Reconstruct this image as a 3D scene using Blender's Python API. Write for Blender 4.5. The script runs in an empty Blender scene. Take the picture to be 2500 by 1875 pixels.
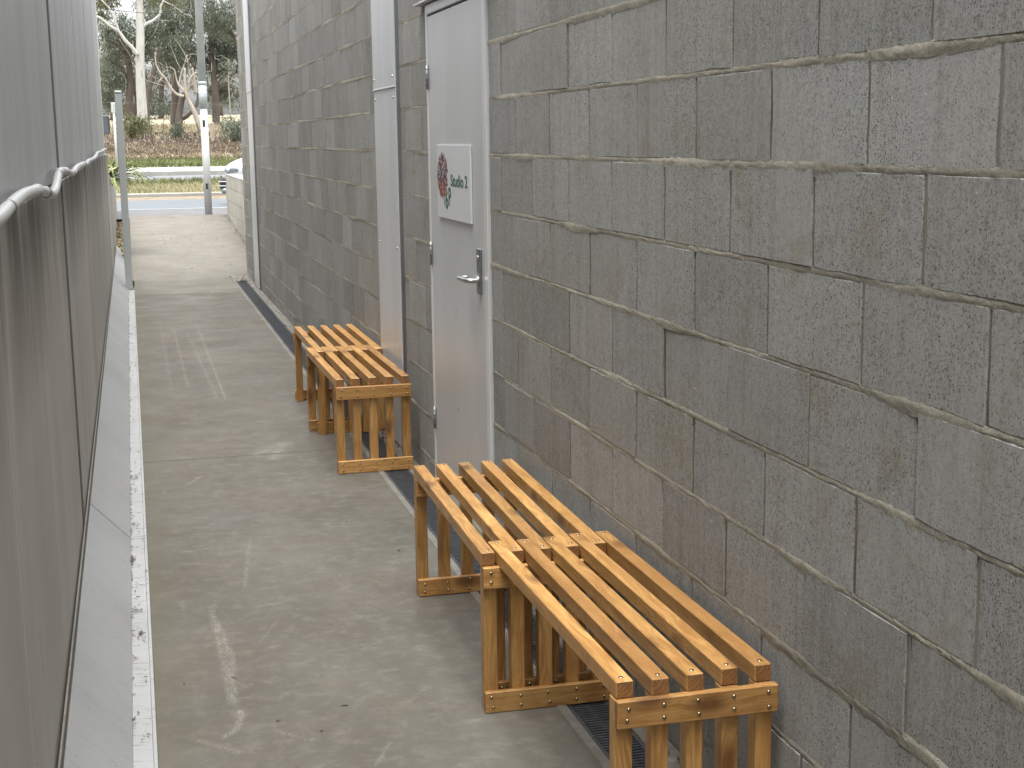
import bpy, bmesh, math, random
import numpy as np
from mathutils import Vector, Matrix, noise as mnoise

random.seed(7); RNG = np.random.default_rng(7)
SC = bpy.context.scene
COL = SC.collection
R = math.radians

# ------------------------------------------------------------------ camera
F, YAW, PIT, ROLL, HC = 3457.57, 0.259612, 0.172649, -0.012772, 1.553
FW = Vector((math.sin(YAW)*math.cos(PIT), math.cos(YAW)*math.cos(PIT), -math.sin(PIT)))
_r = Vector((math.cos(YAW), -math.sin(YAW), 0)); _u = _r.cross(FW)
CR = _r*math.cos(ROLL) + _u*math.sin(ROLL); CU = -_r*math.sin(ROLL) + _u*math.cos(ROLL)
cd = bpy.data.cameras.new('camera'); cam = bpy.data.objects.new('camera', cd); COL.objects.link(cam)
m = Matrix((CR, CU, -FW)).transposed().to_4x4(); m.translation = (0, 0, HC)
cam.matrix_world = m
cd.sensor_width = 36; cd.lens = F/2500*36; cd.clip_start = .02; cd.clip_end = 2000
SC.camera = cam

def ray(x, y): return FW*F + CR*(x-1250) - CU*(y-937.5)
def atY(x, y, Y):                       # photo pixel -> point at distance Y down the alley
    d = ray(x, y); t = Y/d.y; return Vector((d.x*t, Y, d.z*t+HC))
def onfloor(x, y, z=0.):
    d = ray(x, y); t = (z-HC)/d.z; return Vector((d.x*t, d.y*t, z))
def project(P):
    v = Vector(P) - Vector((0, 0, HC)); z = v.dot(FW)
    if z < .05: return None
    return 1250+F*v.dot(CR)/z, 937.5-F*v.dot(CU)/z

# ------------------------------------------------------------------ light
SUN_EL, SUN_AZ = R(79), R(-172)         # overcast: brightest near the zenith, very soft
w = bpy.data.worlds.new('World'); SC.world = w; w.use_nodes = True
nt = w.node_tree; bg = nt.nodes['Background']
sky = nt.nodes.new('ShaderNodeTexSky'); sky.sky_type = 'NISHITA'; sky.sun_disc = False
sky.sun_elevation = SUN_EL; sky.sun_rotation = SUN_AZ; sky.dust_density = 4; sky.air_density = 1.0
hs = nt.nodes.new('ShaderNodeHueSaturation'); hs.inputs['Saturation'].default_value = .05
nt.links.new(sky.outputs[0], hs.inputs['Color']); nt.links.new(hs.outputs[0], bg.inputs['Color'])
bg.inputs['Strength'].default_value = .15
sl = bpy.data.lights.new('sun', 'SUN'); sl.energy = 1.35; sl.angle = R(45); sl.color = (1, .98, .95)
so = bpy.data.objects.new('sun', sl); COL.objects.link(so)
sd = Vector((math.sin(SUN_AZ)*math.cos(SUN_EL), math.cos(SUN_AZ)*math.cos(SUN_EL), math.sin(SUN_EL)))
so.rotation_euler = sd.to_track_quat('Z', 'Y').to_euler()
vs = SC.view_settings; vs.view_transform = 'Standard'; vs.look = 'None'; vs.exposure = 1.62; vs.gamma = 1

# ------------------------------------------------------------------ node helper
class NT:
    def __init__(s, name):
        s.m = bpy.data.materials.new(name); s.m.use_nodes = True; s.t = s.m.node_tree
        s.b = s.t.nodes['Principled BSDF']
    def n(s, typ, ins=None, **kw):
        nd = s.t.nodes.new('ShaderNode'+typ)
        for k, v in kw.items(): setattr(nd, k, v)
        for k, v in (ins or {}).items(): s.set(nd.inputs[k], v)
        return nd
    def set(s, sock, v):
        if hasattr(v, 'is_output'): s.t.links.new(v, sock)
        else:
            if hasattr(sock.default_value, '__len__') and not hasattr(v, '__len__'): v = (v,)*len(sock.default_value)
            if hasattr(v, '__len__') and len(sock.default_value) == 4 and len(v) == 3: v = (*v, 1)
            sock.default_value = v
    def pos(s): return s.n('NewGeometry').outputs['Position']
    def obj(s): return s.n('TexCoord').outputs['Object']
    def rnd(s): return s.n('ObjectInfo').outputs['Random']
    def math(s, op, a, b=0., c=0.):
        nd = s.n('Math', operation=op); s.set(nd.inputs[0], a); s.set(nd.inputs[1], b); s.set(nd.inputs[2], c); return nd.outputs[0]
    def vscale(s, v, sc, off=(0, 0, 0)):
        nd = s.n('Mapping'); s.set(nd.inputs['Vector'], v); s.set(nd.inputs['Scale'], sc); s.set(nd.inputs['Location'], off); return nd.outputs[0]
    def vadd(s, a, b):
        nd = s.n('VectorMath', operation='ADD'); s.set(nd.inputs[0], a); s.set(nd.inputs[1], b); return nd.outputs[0]
    def noise(s, v, scale=5., detail=4., rough=.55, dist=0.):
        return s.n('TexNoise', {'Vector': v, 'Scale': scale, 'Detail': detail, 'Roughness': rough, 'Distortion': dist}).outputs[0]
    def vor(s, v, scale, rnd=1., feature='F1'):
        return s.n('TexVoronoi', {'Vector': v, 'Scale': scale, 'Randomness': rnd}, feature=feature).outputs['Distance']
    def ramp(s, f, lo, hi, a=0., b=1.):
        nd = s.n('MapRange', {'Value': f, 'From Min': lo, 'From Max': hi, 'To Min': a, 'To Max': b}); return nd.outputs[0]
    def mix(s, f, a, b, mode='MIX'):
        nd = s.n('Mix', data_type='RGBA', blend_type=mode)
        s.set(nd.inputs[0], f); s.set(nd.inputs[6], a); s.set(nd.inputs[7], b); return nd.outputs[2]
    def bump(s, h, st=.3, d=.002, nrm=None):
        nd = s.n('Bump', {'Height': h, 'Strength': st, 'Distance': d})
        if nrm is not None: s.set(nd.inputs['Normal'], nrm)
        return nd.outputs[0]
    def out(s, col, rough=.8, nrm=None, metal=0., spec=None):
        s.set(s.b.inputs['Base Color'], col); s.set(s.b.inputs['Roughness'], rough); s.set(s.b.inputs['Metallic'], metal)
        if nrm is not None: s.set(s.b.inputs['Normal'], nrm)
        if spec is not None: s.set(s.b.inputs['Specular IOR Level'], spec)
        return s.m

def plain(name, col, rough=.6, metal=0., var=.12, scale=8., bump=0.):
    t = NT(name); p = t.pos(); f = t.noise(p, scale, 5)
    c = t.mix(t.ramp(f, .3, .7), tuple(x*(1-var) for x in col), tuple(min(1, x*(1+var)) for x in col))
    return t.out(c, rough, t.bump(t.noise(p, scale*12, 3), bump, .002) if bump else None, metal)

MAT = {}
def block_mat(name, base, brown, lightc, contrast=1., var=.16):
    t = NT(name); p = t.pos()
    isl = t.n('NewGeometry').outputs['Random Per Island']
    rn = t.math('FRACT', t.math('ADD', t.rnd(), isl))
    rn2 = t.math('FRACT', t.math('MULTIPLY', rn, 7.31))
    c = t.mix(t.ramp(t.noise(p, 2.2, 5, .6), .35, .68), base, brown)
    c = t.mix(t.math('MULTIPLY', rn2, .4), c, lightc)
    k = t.ramp(rn, 0, 1, 1-var, 1+var)
    c = t.mix(1., c, t.n('CombineColor', {0: k, 1: k, 2: k}).outputs[0], 'MULTIPLY')
    # vertical drag lines of the mould
    st = t.noise(t.vscale(p, (1, 230, 5)), 1., 3, .6)
    st2 = t.noise(t.vscale(p, (1, 30, 1.1)), 1., 4, .6)
    c = t.mix(t.ramp(st, .35, .75, 0, .30*contrast), c, t.mix(1., c, (.45, .45, .45), 'MULTIPLY'))
    c = t.mix(t.ramp(st2, .5, .78, 0, .42*contrast), c, t.mix(1., c, (.50, .47, .43), 'MULTIPLY'))
    c = t.mix(t.ramp(st2, .42, .2, 0, .30), c, lightc)
    # dirty rub stains
    c = t.mix(t.ramp(t.noise(p, 5.5, 5, .65, .6), .54, .74, 0, .55), c, t.mix(1., c, (.80, .70, .52), 'MULTIPLY'))
    c = t.mix(t.ramp(t.noise(p, 70, 4, .65), .46, .70, 0, .45), c, t.mix(1., c, (.55, .55, .55), 'MULTIPLY'))
    c = t.mix(t.ramp(t.noise(t.vscale(p, (1, 1, .5), (3, 3, 3)), 110, 3, .65), .52, .70, 0, .35), c, lightc)
    # pores
    mask = t.ramp(t.noise(p, 5, 3), .28, .60, .25, 1)
    pits = t.math('MULTIPLY', t.ramp(t.noise(t.vscale(p, (1, 1.15, 1)), 240, 3, .7), .545, .62), mask)
    c = t.mix(t.math('MULTIPLY', pits, .85), c, (.03, .03, .028))
    # sparse white chips
    ch = t.ramp(t.noise(p, 95, 1, .4), .795, .82)
    c = t.mix(t.math('MULTIPLY', ch, .7), c, (.7, .68, .62))
    h = t.math('SUBTRACT', t.math('MULTIPLY', t.noise(p, 300, 3, .6), .35), t.math('MULTIPLY', pits, 1.1))
    h = t.math('ADD', h, t.math('MULTIPLY', st, .35))
    return t.out(c, .93, t.bump(h, .55, .003), spec=.25)
MAT['block'] = block_mat('concrete_block', (.308, .306, .288), (.266, .254, .224), (.385, .385, .37), .85, .12)
MAT['block_pale'] = block_mat('pale_block', (.50, .485, .435), (.42, .395, .325), (.56, .545, .50), .7, .08)

def mortar_mat():
    t = NT('mortar'); p = t.pos()
    c = t.mix(t.ramp(t.noise(p, 9, 5, .65), .35, .65), (.33, .305, .245), (.48, .45, .365))
    c = t.mix(t.ramp(t.noise(p, 1.3, 4), .42, .68, 0, .75), c, (.215, .20, .165))
    c = t.mix(t.ramp(t.noise(p, 130, 4, .7), .48, .70, 0, .5), c, (.12, .11, .085))
    return t.out(c, .95, t.bump(t.noise(p, 110, 6, .75), 1., .009), spec=.2)
MAT['mortar'] = mortar_mat()
def mortar2():
    t = NT('mortar_grey'); p = t.pos()
    c = t.mix(t.ramp(t.noise(p, 1.6, 4, .65), .44, .56), (.205, .19, .15), (.11, .10, .078))
    return t.out(c, .95, t.bump(t.noise(p, 140, 5, .7), .8, .004), spec=.2)
MAT['mortar_grey'] = mortar2()

def floor_mat(name='floor_concrete', a=(.124, .115, .096), b=(.188, .177, .152), d=(.083, .076, .062), attr=True):
    t = NT(name); p = t.pos()
    f = t.noise(t.vscale(p, (.9, .55, 1)), 2.0, 6, .62, .3)
    c = t.mix(t.ramp(f, .34, .66), d, a)
    st = t.noise(t.vscale(p, (2.2, 9, 1)), 1.0, 6, .68, .5)         # trowel sweeps run across the path
    c = t.mix(t.ramp(st, .52, .80, 0, .32), c, b)
    c = t.mix(t.ramp(t.noise(p, 16, 6, .72, .3), .48, .72, 0, .55), c, b)
    c = t.mix(t.ramp(t.noise(t.vscale(p, (1, 1, 1), (5, 2, 0)), 5, 6, .7, .4), .52, .74, 0, .6), c, d)
    st3 = t.noise(t.vscale(p, (5, 42, 1), (3, 1, 0)), 1.0, 5, .7, .4)
    c = t.mix(t.ramp(st3, .58, .82, 0, .35), c, b)
    c = t.mix(t.ramp(t.noise(p, 1.9, 6, .68, .3), .47, .66, 0, .55), c, t.mix(1., c, (1.0, .86, .80), 'MULTIPLY'))
    c = t.mix(t.ramp(t.noise(t.vscale(p, (1, 1, 1), (7, 3, 0)), 34, 5, .75), .47, .68, 0, .4), c, d)
    c = t.mix(t.ramp(t.noise(p, 220, 2), .52, .75, 0, .35), c, (.08, .075, .065))
    if attr:
        at = t.n('Attribute', attribute_name='scuff').outputs['Fac']
        nn = t.math('MULTIPLY', t.ramp(t.noise(t.vscale(p, (1.6, .5, 1)), 90, 4, .75), .38, .60), t.ramp(t.noise(p, 9, 3, .6), .25, .55))
        c = t.mix(t.math('MULTIPLY', at, nn), c, (.40, .385, .335))
        gr = t.n('Attribute', attribute_name='grime').outputs['Fac']
        c = t.mix(t.math('MULTIPLY', gr, t.ramp(t.noise(p, 8, 5, .7), .3, .7, .35, 1)), c, (.115, .105, .07))
    rg = t.ramp(t.noise(p, 3, 5), .3, .7, .52, .80)
    h = t.math('ADD', t.math('MULTIPLY', t.noise(p, 420, 2), .5), t.noise(p, 30, 4))
    return t.out(c, rg, t.bump(h, .25, .0015), spec=.35)
MAT['floor'] = floor_mat()
MAT['ramp'] = floor_mat('ramp_concrete_lit', (.168, .158, .133), (.25, .238, .206), (.12, .111, .091), False)  # path concrete again, lightened to paint in the open daylight
MAT['floor_mid'] = floor_mat('floor_concrete_half_lit', (.155, .145, .121), (.235, .222, .19), (.11, .101, .083))  # in-between tone, paints the daylight growing toward the ramp
MAT['border'] = floor_mat('border_concrete', (.19, .183, .16), (.29, .28, .25), (.12, .113, .095), False)

def leftwall_mat(name, base, streak, stain, sheen=.55, low=False):
    t = NT(name); p = t.pos()
    c = t.mix(t.ramp(t.noise(t.vscale(p, (1, 1.2, .5)), 1.6, 5, .6), .35, .68), base, tuple(x*.80 for x in base))
    s1 = t.noise(t.vscale(p, (1, 2.6, .3)), 1., 6, .65, .25)
    c = t.mix(t.ramp(s1, .44, .78, 0, .6), c, streak)
    s2 = t.noise(t.vscale(p, (1, 7, .6), (0, 4, 2)), 1., 4, .6)
    c = t.mix(t.ramp(s2, .5, .85, 0, .30), c, stain)
    s3 = t.noise(t.vscale(p, (1, 4.5, .4), (0, 9, 5)), 1., 4, .6)
    c = t.mix(t.ramp(s3, .5, .85, 0, .25), c, tuple(min(1, x*1.35) for x in base))
    if low:                                # dirty runs washed down from the conduit: soil, strongest at the pipe
        z = t.n('SeparateXYZ', {0: p}).outputs[2]
        g = t.math('MULTIPLY', t.ramp(z, .95, 1.40), t.ramp(t.noise(t.vscale(p, (1, 2.6, .7), (0, 2, 0)), 1., 5, .7), .36, .58))
        c = t.mix(t.math('MULTIPLY', g, .95), c, (.045, .038, .03))
        c = t.mix(t.ramp(t.noise(p, 26, 3, .7), .66, .74, 0, .6), c, (.07, .065, .055))
    c = t.mix(t.ramp(t.noise(p, 70, 1, .3), .80, .83, 0, .8), c, (.6, .6, .58))
    return t.out(c, t.ramp(s1, .3, .7, sheen-.08, sheen+.1), t.bump(t.noise(t.vscale(p, (1, 1, .3)), 60, 5), .12, .002), spec=.4)
MAT['clad'] = leftwall_mat('wall_cladding', (.375, .386, .398), (.285, .29, .294), (.32, .318, .312), .40)
MAT['plinth'] = leftwall_mat('wall_plinth', (.385, .37, .34), (.29, .277, .253), (.285, .262, .228), .62, True)

def panel_mat(name, base, dirt, amount, sc):
    t = NT(name); p = t.pos()
    c = t.mix(t.ramp(t.noise(p, 1.7, 5, .6), .35, .66), base, tuple(x*.86 for x in base))
    st = t.noise(t.vscale(p, (sc, 60, sc)), 1., 5, .7, .2)
    c = t.mix(t.ramp(st, .56, .76, 0, amount), c, dirt)
    c = t.mix(t.ramp(t.noise(p, 5, 4, .6), .55, .74, 0, amount*.6), c, (.30, .285, .25))
    sp = t.ramp(t.noise(t.vscale(p, (1, 2.2, 1)), 42, 2, .5), .735, .775)
    c = t.mix(t.math('MULTIPLY', sp, .85), c, (.05, .045, .04))
    return t.out(c, .55, t.bump(t.noise(p, 90, 4), .1, .001), spec=.4)
MAT['sill'] = panel_mat('sill_sheet', (.285, .29, .295), (.16, .16, .155), .7, 14)
MAT['strip'] = panel_mat('gutter_strip', (.36, .365, .365), (.07, .063, .052), 1., 9)

def metal_mat(name, col, rough, metal):
    t = NT(name); p = t.pos()
    c = t.mix(t.ramp(t.noise(t.vscale(p, (1, 5, .8)), 1.3, 5, .6), .35, .7), col, tuple(x*.90 for x in col))
    c = t.mix(t.ramp(t.noise(t.vscale(p, (1, 40, 1.5)), 1., 4), .6, .8, 0, .25), c, tuple(x*.72 for x in col))
    return t.out(c, t.ramp(t.noise(p, 2, 3), .3, .7, rough-.03, rough+.04), t.bump(t.noise(p, 2, 2), .04, .01), metal)
MAT['cover'] = metal_mat('cover_metal', (.64, .655, .665), .38, .3)
MAT['doorpaint'] = metal_mat('door_paint', (.55, .56, .557), .30, .2)
MAT['frame'] = metal_mat('frame_paint', (.66, .67, .67), .32, .2)
MAT['steel'] = metal_mat('brushed_steel', (.55, .55, .54), .28, 1.)
MAT['hinge'] = metal_mat('dull_hinge_steel', (.34, .34, .335), .5, .7)
MAT['plate'] = metal_mat('plate_steel', (.30, .31, .32), .35, .9)
MAT['brass'] = metal_mat('screw_metal', (.36, .31, .22), .26, 1.)
MAT['dark'] = plain('dark_gap', (.03, .03, .03), .8)
MAT['grate'] = plain('grate_iron', (.05, .053, .06), .6, .2, .35, 30)
MAT['frame_dull'] = plain('seam_metal', (.30, .305, .31), .5)
MAT['joint'] = plain('joint_sealant', (.10, .10, .098), .7)
MAT['pvc'] = plain('grey_pvc', (.37, .38, .38), .38, 0, .1, 3, .05)
MAT['clip'] = plain('clip_metal', (.22, .22, .21), .5, .5)
MAT['post'] = plain('post_paint', (.39, .41, .41), .45, 0, .05, 2)
MAT['board'] = plain('sign_board', (.58, .59, .60), .35, 0, .03, 3)
MAT['green'] = plain('sign_green', (.02, .10, .045), .5)
MAT['white'] = plain('white_paint', (.48, .487, .485), .4, 0, .06, 3)
MAT['galv'] = plain('galvanised', (.40, .44, .475), .45, .35, .12, 6)

def wood(name, axis):
    t = NT(name); o = t.obj(); rn = t.rnd()
    off = t.n('CombineXYZ', {0: t.math('MULTIPLY', rn, 13.), 1: t.math('MULTIPLY', rn, 29.), 2: t.math('MULTIPLY', rn, 41.)}).outputs[0]
    v = t.vadd(o, off)
    sc = [1., 1., 1.]; sc[axis] = .07
    g = t.vscale(v, tuple(sc))
    g = t.vadd(g, t.n('CombineXYZ', {0: t.ramp(t.vor(t.vscale(v, (9., 9., 4.6) if axis == 2 else (9., 4.6, 9.) if axis == 1 else (4.6, 9., 9.)), 1.), .55, .0, 0, .030), 1: 0., 2: 0.}).outputs[0])
    warp = t.noise(g, 9, 2, .5)
    rings = t.noise(g, 52, 4, .62, 1.6)
    fine = t.noise(g, 260, 3, .6)
    c = t.mix(t.ramp(rings, .36, .66), (.32, .155, .044), (.57, .33, .112))
    c = t.mix(t.ramp(warp, .42, .70, 0, .7), c, (.33, .16, .048))
    c = t.mix(t.ramp(fine, .46, .72, 0, .35), c, (.20, .092, .028))
    # knots
    kv = list((9., 9., 9.)); kv[axis] = 4.6
    kd = t.vor(t.vscale(v, tuple(kv)), 1., 1.)
    k = t.ramp(kd, .27, .09)
    c = t.mix(t.math('MULTIPLY', k, .8), c, (.10, .04, .013))
    # blotchy oil stain
    c = t.mix(t.ramp(t.noise(v, 14, 4, .6), .52, .74, 0, .5), c, (.24, .108, .032))
    br = t.ramp(rn, 0, 1, .82, 1.12)
    c = t.mix(1., c, t.n('CombineColor', {0: br, 1: br, 2: br}).outputs[0], 'MULTIPLY')
    return t.out(c, t.ramp(rings, .3, .7, .36, .52), t.bump(t.math('ADD', rings, t.math('MULTIPLY', fine, .6)), .16, .0015), spec=.45)
for i, a in enumerate('xyz'): MAT['wood_'+a] = wood('oiled_pine_'+a, i)
def endgrain():
    t = NT('pine_end_grain'); o = t.obj(); rn = t.rnd()
    v = t.vadd(o, t.n('CombineXYZ', {0: t.math('MULTIPLY', rn, .09), 1: 0., 2: t.math('MULTIPLY', rn, -.11)}).outputs[0])
    wv = t.n('TexWave', {'Vector': v, 'Scale': 38., 'Distortion': 7., 'Detail': 4.}, wave_type='RINGS', rings_direction='Y').outputs[1]
    c = t.mix(wv, (.19, .085, .026), (.29, .142, .046))
    c = t.mix(t.ramp(t.noise(v, 60, 4), .45, .7, 0, .7), c, (.15, .065, .02))
    return t.out(c, .6)
MAT['wood_end'] = endgrain()

# ------------------------------------------------------------------ object helpers
def mesh_obj(name, verts, faces, mat, parent=None, mats=None, fm=None, smooth=False):
    me = bpy.data.meshes.new(name); me.from_pydata([tuple(v) for v in verts], [], faces)
    for mm in (mats or [mat]): me.materials.append(MAT[mm] if isinstance(mm, str) else mm)
    if fm is not None: me.polygons.foreach_set('material_index', fm)
    if smooth: me.polygons.foreach_set('use_smooth', [True]*len(me.polygons))
    me.update()
    return link(name, me, parent)
def link(name, me, parent=None, loc=None, rot=None):
    o = bpy.data.objects.new(name, me); COL.objects.link(o)
    if parent is not None: o.parent = parent
    if loc is not None: o.location = loc
    if rot is not None: o.rotation_euler = rot
    return o
def np_obj(name, V, Fq, mat, parent=None, k=4, smooth=False):
    me = bpy.data.meshes.new(name); V = np.asarray(V, np.float32); Fq = np.asarray(Fq, np.int32)
    me.vertices.add(len(V)); me.vertices.foreach_set('co', V.ravel())
    me.loops.add(Fq.size); me.loops.foreach_set('vertex_index', Fq.ravel())
    me.polygons.add(len(Fq)); me.polygons.foreach_set('loop_start', np.arange(0, Fq.size, k, dtype=np.int32))
    me.update(calc_edges=True); me.materials.append(MAT[mat])
    if smooth: me.polygons.foreach_set('use_smooth', [True]*len(me.polygons))
    return link(name, me, parent)
def tag(o, label=None, cat=None, group=None, kind=None):
    if label: o['label'] = label
    if cat: o['category'] = cat
    if group: o['group'] = group
    if kind: o['kind'] = kind
    return o
def thing(name, label, cat, loc=(0, 0, 0), rz=0, group=None):
    o = bpy.data.objects.new(name, None); COL.objects.link(o); o.location = loc; o.rotation_euler = (0, 0, rz)
    return tag(o, label, cat, group)
def struct(name, label=None):
    o = bpy.data.objects.new(name, None); COL.objects.link(o); o['kind'] = 'structure'
    if label: o['label'] = label
    return o
BOXF = [(0, 3, 2, 1), (4, 5, 6, 7), (0, 1, 5, 4), (1, 2, 6, 5), (2, 3, 7, 6), (3, 0, 4, 7)]
def boxv(x0, x1, y0, y1, z0, z1):
    return [(x0, y0, z0), (x1, y0, z0), (x1, y1, z0), (x0, y1, z0), (x0, y0, z1), (x1, y0, z1), (x1, y1, z1), (x0, y1, z1)]
def bm_box(bm, x0, x1, y0, y1, z0, z1, bev=0.):
    vs_ = [bm.verts.new(v) for v in boxv(x0, x1, y0, y1, z0, z1)]
    fs = [bm.faces.new([vs_[i] for i in f]) for f in BOXF]
    if bev:
        es = list({e for f in fs for e in f.edges})
        bmesh.ops.bevel(bm, geom=es, offset=bev, segments=1, affect='EDGES')
def bm_mesh(name, bm, mats, smooth=False):
    me = bpy.data.meshes.new(name); bmesh.ops.recalc_face_normals(bm, faces=bm.faces); bm.to_mesh(me); bm.free()
    for mm in (mats if isinstance(mats, (list, tuple)) else [mats]): me.materials.append(MAT[mm])
    if smooth: me.polygons.foreach_set('use_smooth', [True]*len(me.polygons))
    return me
def box(name, x0, x1, y0, y1, z0, z1, mat, parent=None, bev=.002):
    bm = bmesh.new(); bm_box(bm, x0, x1, y0, y1, z0, z1, bev)
    return link(name, bm_mesh(name, bm, mat), parent)
def tube_data(pts, rad, seg=8, cap=True):
    pts = [Vector(p) for p in pts]; n = len(pts)
    rad = rad if hasattr(rad, '__len__') else [rad]*n
    V = []; Fc = []; up = None
    for i, p in enumerate(pts):
        t = (pts[min(i+1, n-1)]-pts[max(i-1, 0)]).normalized()
        if up is None: up = Vector((0, 0, 1)) if abs(t.z) < .9 else Vector((1, 0, 0))
        a = t.cross(up).normalized(); b = a.cross(t).normalized(); up = b
        for k in range(seg):
            th = 2*math.pi*k/seg; V.append(p+(a*math.cos(th)+b*math.sin(th))*rad[i])
    for i in range(n-1):
        for k in range(seg):
            k2 = (k+1) % seg
            Fc.append((i*seg+k, i*seg+k2, (i+1)*seg+k2, (i+1)*seg+k))
    if cap: Fc.append(tuple(range(seg-1, -1, -1))); Fc.append(tuple((n-1)*seg+k for k in range(seg)))
    return V, Fc
def tube(name, pts, rad, mat, parent=None, seg=8):
    V, Fc = tube_data(pts, rad, seg); return mesh_obj(name, V, Fc, mat, parent, smooth=True)
def tubes(name, lst, mat, parent=None, seg=6):
    V = []; Fc = []
    for pts, rad in lst:
        v, f = tube_data(pts, rad, seg); o = len(V); V += v; Fc += [tuple(i+o for i in q) for q in f]
    return mesh_obj(name, V, Fc, mat, parent, smooth=True)
def catmull(pts, n=6):
    pts = [Vector(p) for p in pts]; out = []
    for i in range(len(pts)-1):
        p0, p1, p2, p3 = pts[max(i-1, 0)], pts[i], pts[i+1], pts[min(i+2, len(pts)-1)]
        for k in range(n):
            t = k/n
            out.append(.5*((2*p1)+(p2-p0)*t+(2*p0-5*p1+4*p2-p3)*t*t+(3*p1-p0-3*p2+p3)*t**3))
    out.append(pts[-1]); return out
def screw_mesh(r, h, mat='brass'):
    bm = bmesh.new(); prof = [(r, 0), (r*.93, h*.45), (r*.6, h*.85), (0, h)]; seg = 10; rings = []
    for rr, zz in prof[:-1]: rings.append([bm.verts.new((rr*math.cos(2*math.pi*k/seg), rr*math.sin(2*math.pi*k/seg), zz)) for k in range(seg)])
    top = bm.verts.new((0, 0, h))
    for a, b in zip(rings, rings[1:]):
        for k in range(seg): bm.faces.new((a[k], a[(k+1) % seg], b[(k+1) % seg], b[k]))
    for k in range(seg): bm.faces.new((rings[-1][k], rings[-1][(k+1) % seg], top))
    return bm_mesh('screw', bm, mat, True)

WX = 1.277          # face of the block wall
ZL = 1.489          # a level bed joint of the block wall
LX = -.235          # face of the wall on the left

# ------------------------------------------------------------------ ground and everything flat
PROF = [(-60, -.08), (16.5, -.08), (16.6, -.05), (23.4, .30), (25.6, .372), (29.6, .385), (29.75, .40), (30.3, .42), (30.4, .49), (38.5, .50), (39, .46), (47, .46),
        (47.2, .60), (50, .67), (54, .90), (64, 1.85), (70, 2.15), (90, 3.0), (140, 4.0), (420, 7.0), (1500, 20.)]
def gz(y):
    for (a, za), (b, zb) in zip(PROF, PROF[1:]):
        if a <= y <= b: return za+(zb-za)*(y-a)/(b-a)
    return PROF[-1][1]
def ground_mat():
    t = NT('ground_soil'); p = t.pos()
    y = t.n('SeparateXYZ', {0: p}).outputs[1]
    straw = t.mix(t.ramp(t.noise(p, 3.5, 6, .7), .35, .65), (.24, .20, .145), (.32, .275, .20))
    straw = t.mix(t.ramp(t.noise(t.vscale(p, (1, .35, 1)), 1.1, 5, .6), .45, .62, 0, .75), straw, (.19, .145, .105))
    straw = t.mix(t.ramp(t.noise(p, 14, 4, .7), .55, .75, 0, .6), straw, (.12, .09, .06))
    gr = t.mix(t.ramp(t.noise(p, 5, 5), .35, .65), (.13, .15, .07), (.20, .20, .10))
    pale = t.mix(t.ramp(t.noise(p, 2, 5), .35, .65), (.36, .32, .23), (.28, .235, .155))
    c = t.mix(t.ramp(y, 53.2, 54.2), gr, straw)
    c = t.mix(t.ramp(y, 66, 72), c, pale)
    return t.out(c, .95, t.bump(t.noise(p, 12, 6, .7), .5, .05))
MAT['ground'] = ground_mat()
xs = [-900, -60, -20, -8, -4, -1, 2, 5, 8, 12, 24, 60, 900]
V = []; Fc = []
ys = [a for a, _ in PROF]
for y in ys:
    for x in xs: V.append((x, y, gz(y)-.012))
for i in range(len(ys)-1):
    for j in range(len(xs)-1):
        a = i*len(xs)+j; Fc.append((a, a+1, a+len(xs)+1, a+len(xs)))
tag(mesh_obj('ground', V, Fc, 'ground'), 'sloping dry ground beyond the path with straw and bare soil', kind='structure')

# scuffs on the floor, traced as polylines in photo pixels (wear with its own shape)
def zz(ox, oy, s): return lambda x, y: onfloor(ox+x/s, oy+y/s)
Z8 = zz(350, 500, 2.764); ZF = zz(0, 0, .8848)
SCUFF = []
for a, b, s in [((110, 790), (190, 1250), .25), ((205, 830), (300, 1230), .3), ((290, 850), (500, 1310), .3), ((355, 800), (555, 1310), .35)]:
    SCUFF.append(([Z8(*a), Z8(*b)], .012, s))
SCUFF.append(([ZF(*q) for q in [(455, 1310), (470, 1375), (487, 1440), (495, 1500), (522, 1545), (512, 1575), (485, 1592)]], .014, .45))
SCUFF.append(([ZF(*q) for q in [(470, 1345), (500, 1420), (505, 1490), (500, 1530)]], .011, .55))
for q in [[(360, 1215), (500, 1222)], [(420, 1155), (535, 1150)], [(540, 1165), (528, 1270)], [(555, 1160), (590, 1158)], [(395, 1300), (402, 1340)], [(400, 1065), (440, 1067)],
          [(560, 1310), (620, 1300)], [(600, 1340), (560, 1390)], [(410, 1045), (432, 1030)], [(330, 915), (380, 900)], [(520, 960), (590, 975)], [(640, 905), (700, 890)],
          [(700, 1290), (760, 1262)], [(430, 1600), (520, 1625)], [(600, 1580), (680, 1600)], [(770, 1330), (830, 1350)]]:
    SCUFF.append(([ZF(*s) for s in q], random.uniform(.006, .014), random.uniform(.2, .5)))
SCUFF.append(([ZF(545, 985), ZF(610, 960), ZF(590, 990)], .06, .4))
for _ in range(60):
    x, y = random.uniform(.05, 1.0), random.uniform(2.6, 16); a = random.choice([random.gauss(0, .35), random.uniform(0, 6.3)]); l = random.uniform(.02, .16)
    SCUFF.append(([Vector((x, y, 0)), Vector((x+l*math.cos(a), y+l*math.sin(a), 0))], random.uniform(.004, .010), random.uniform(.12, .5)))
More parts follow.
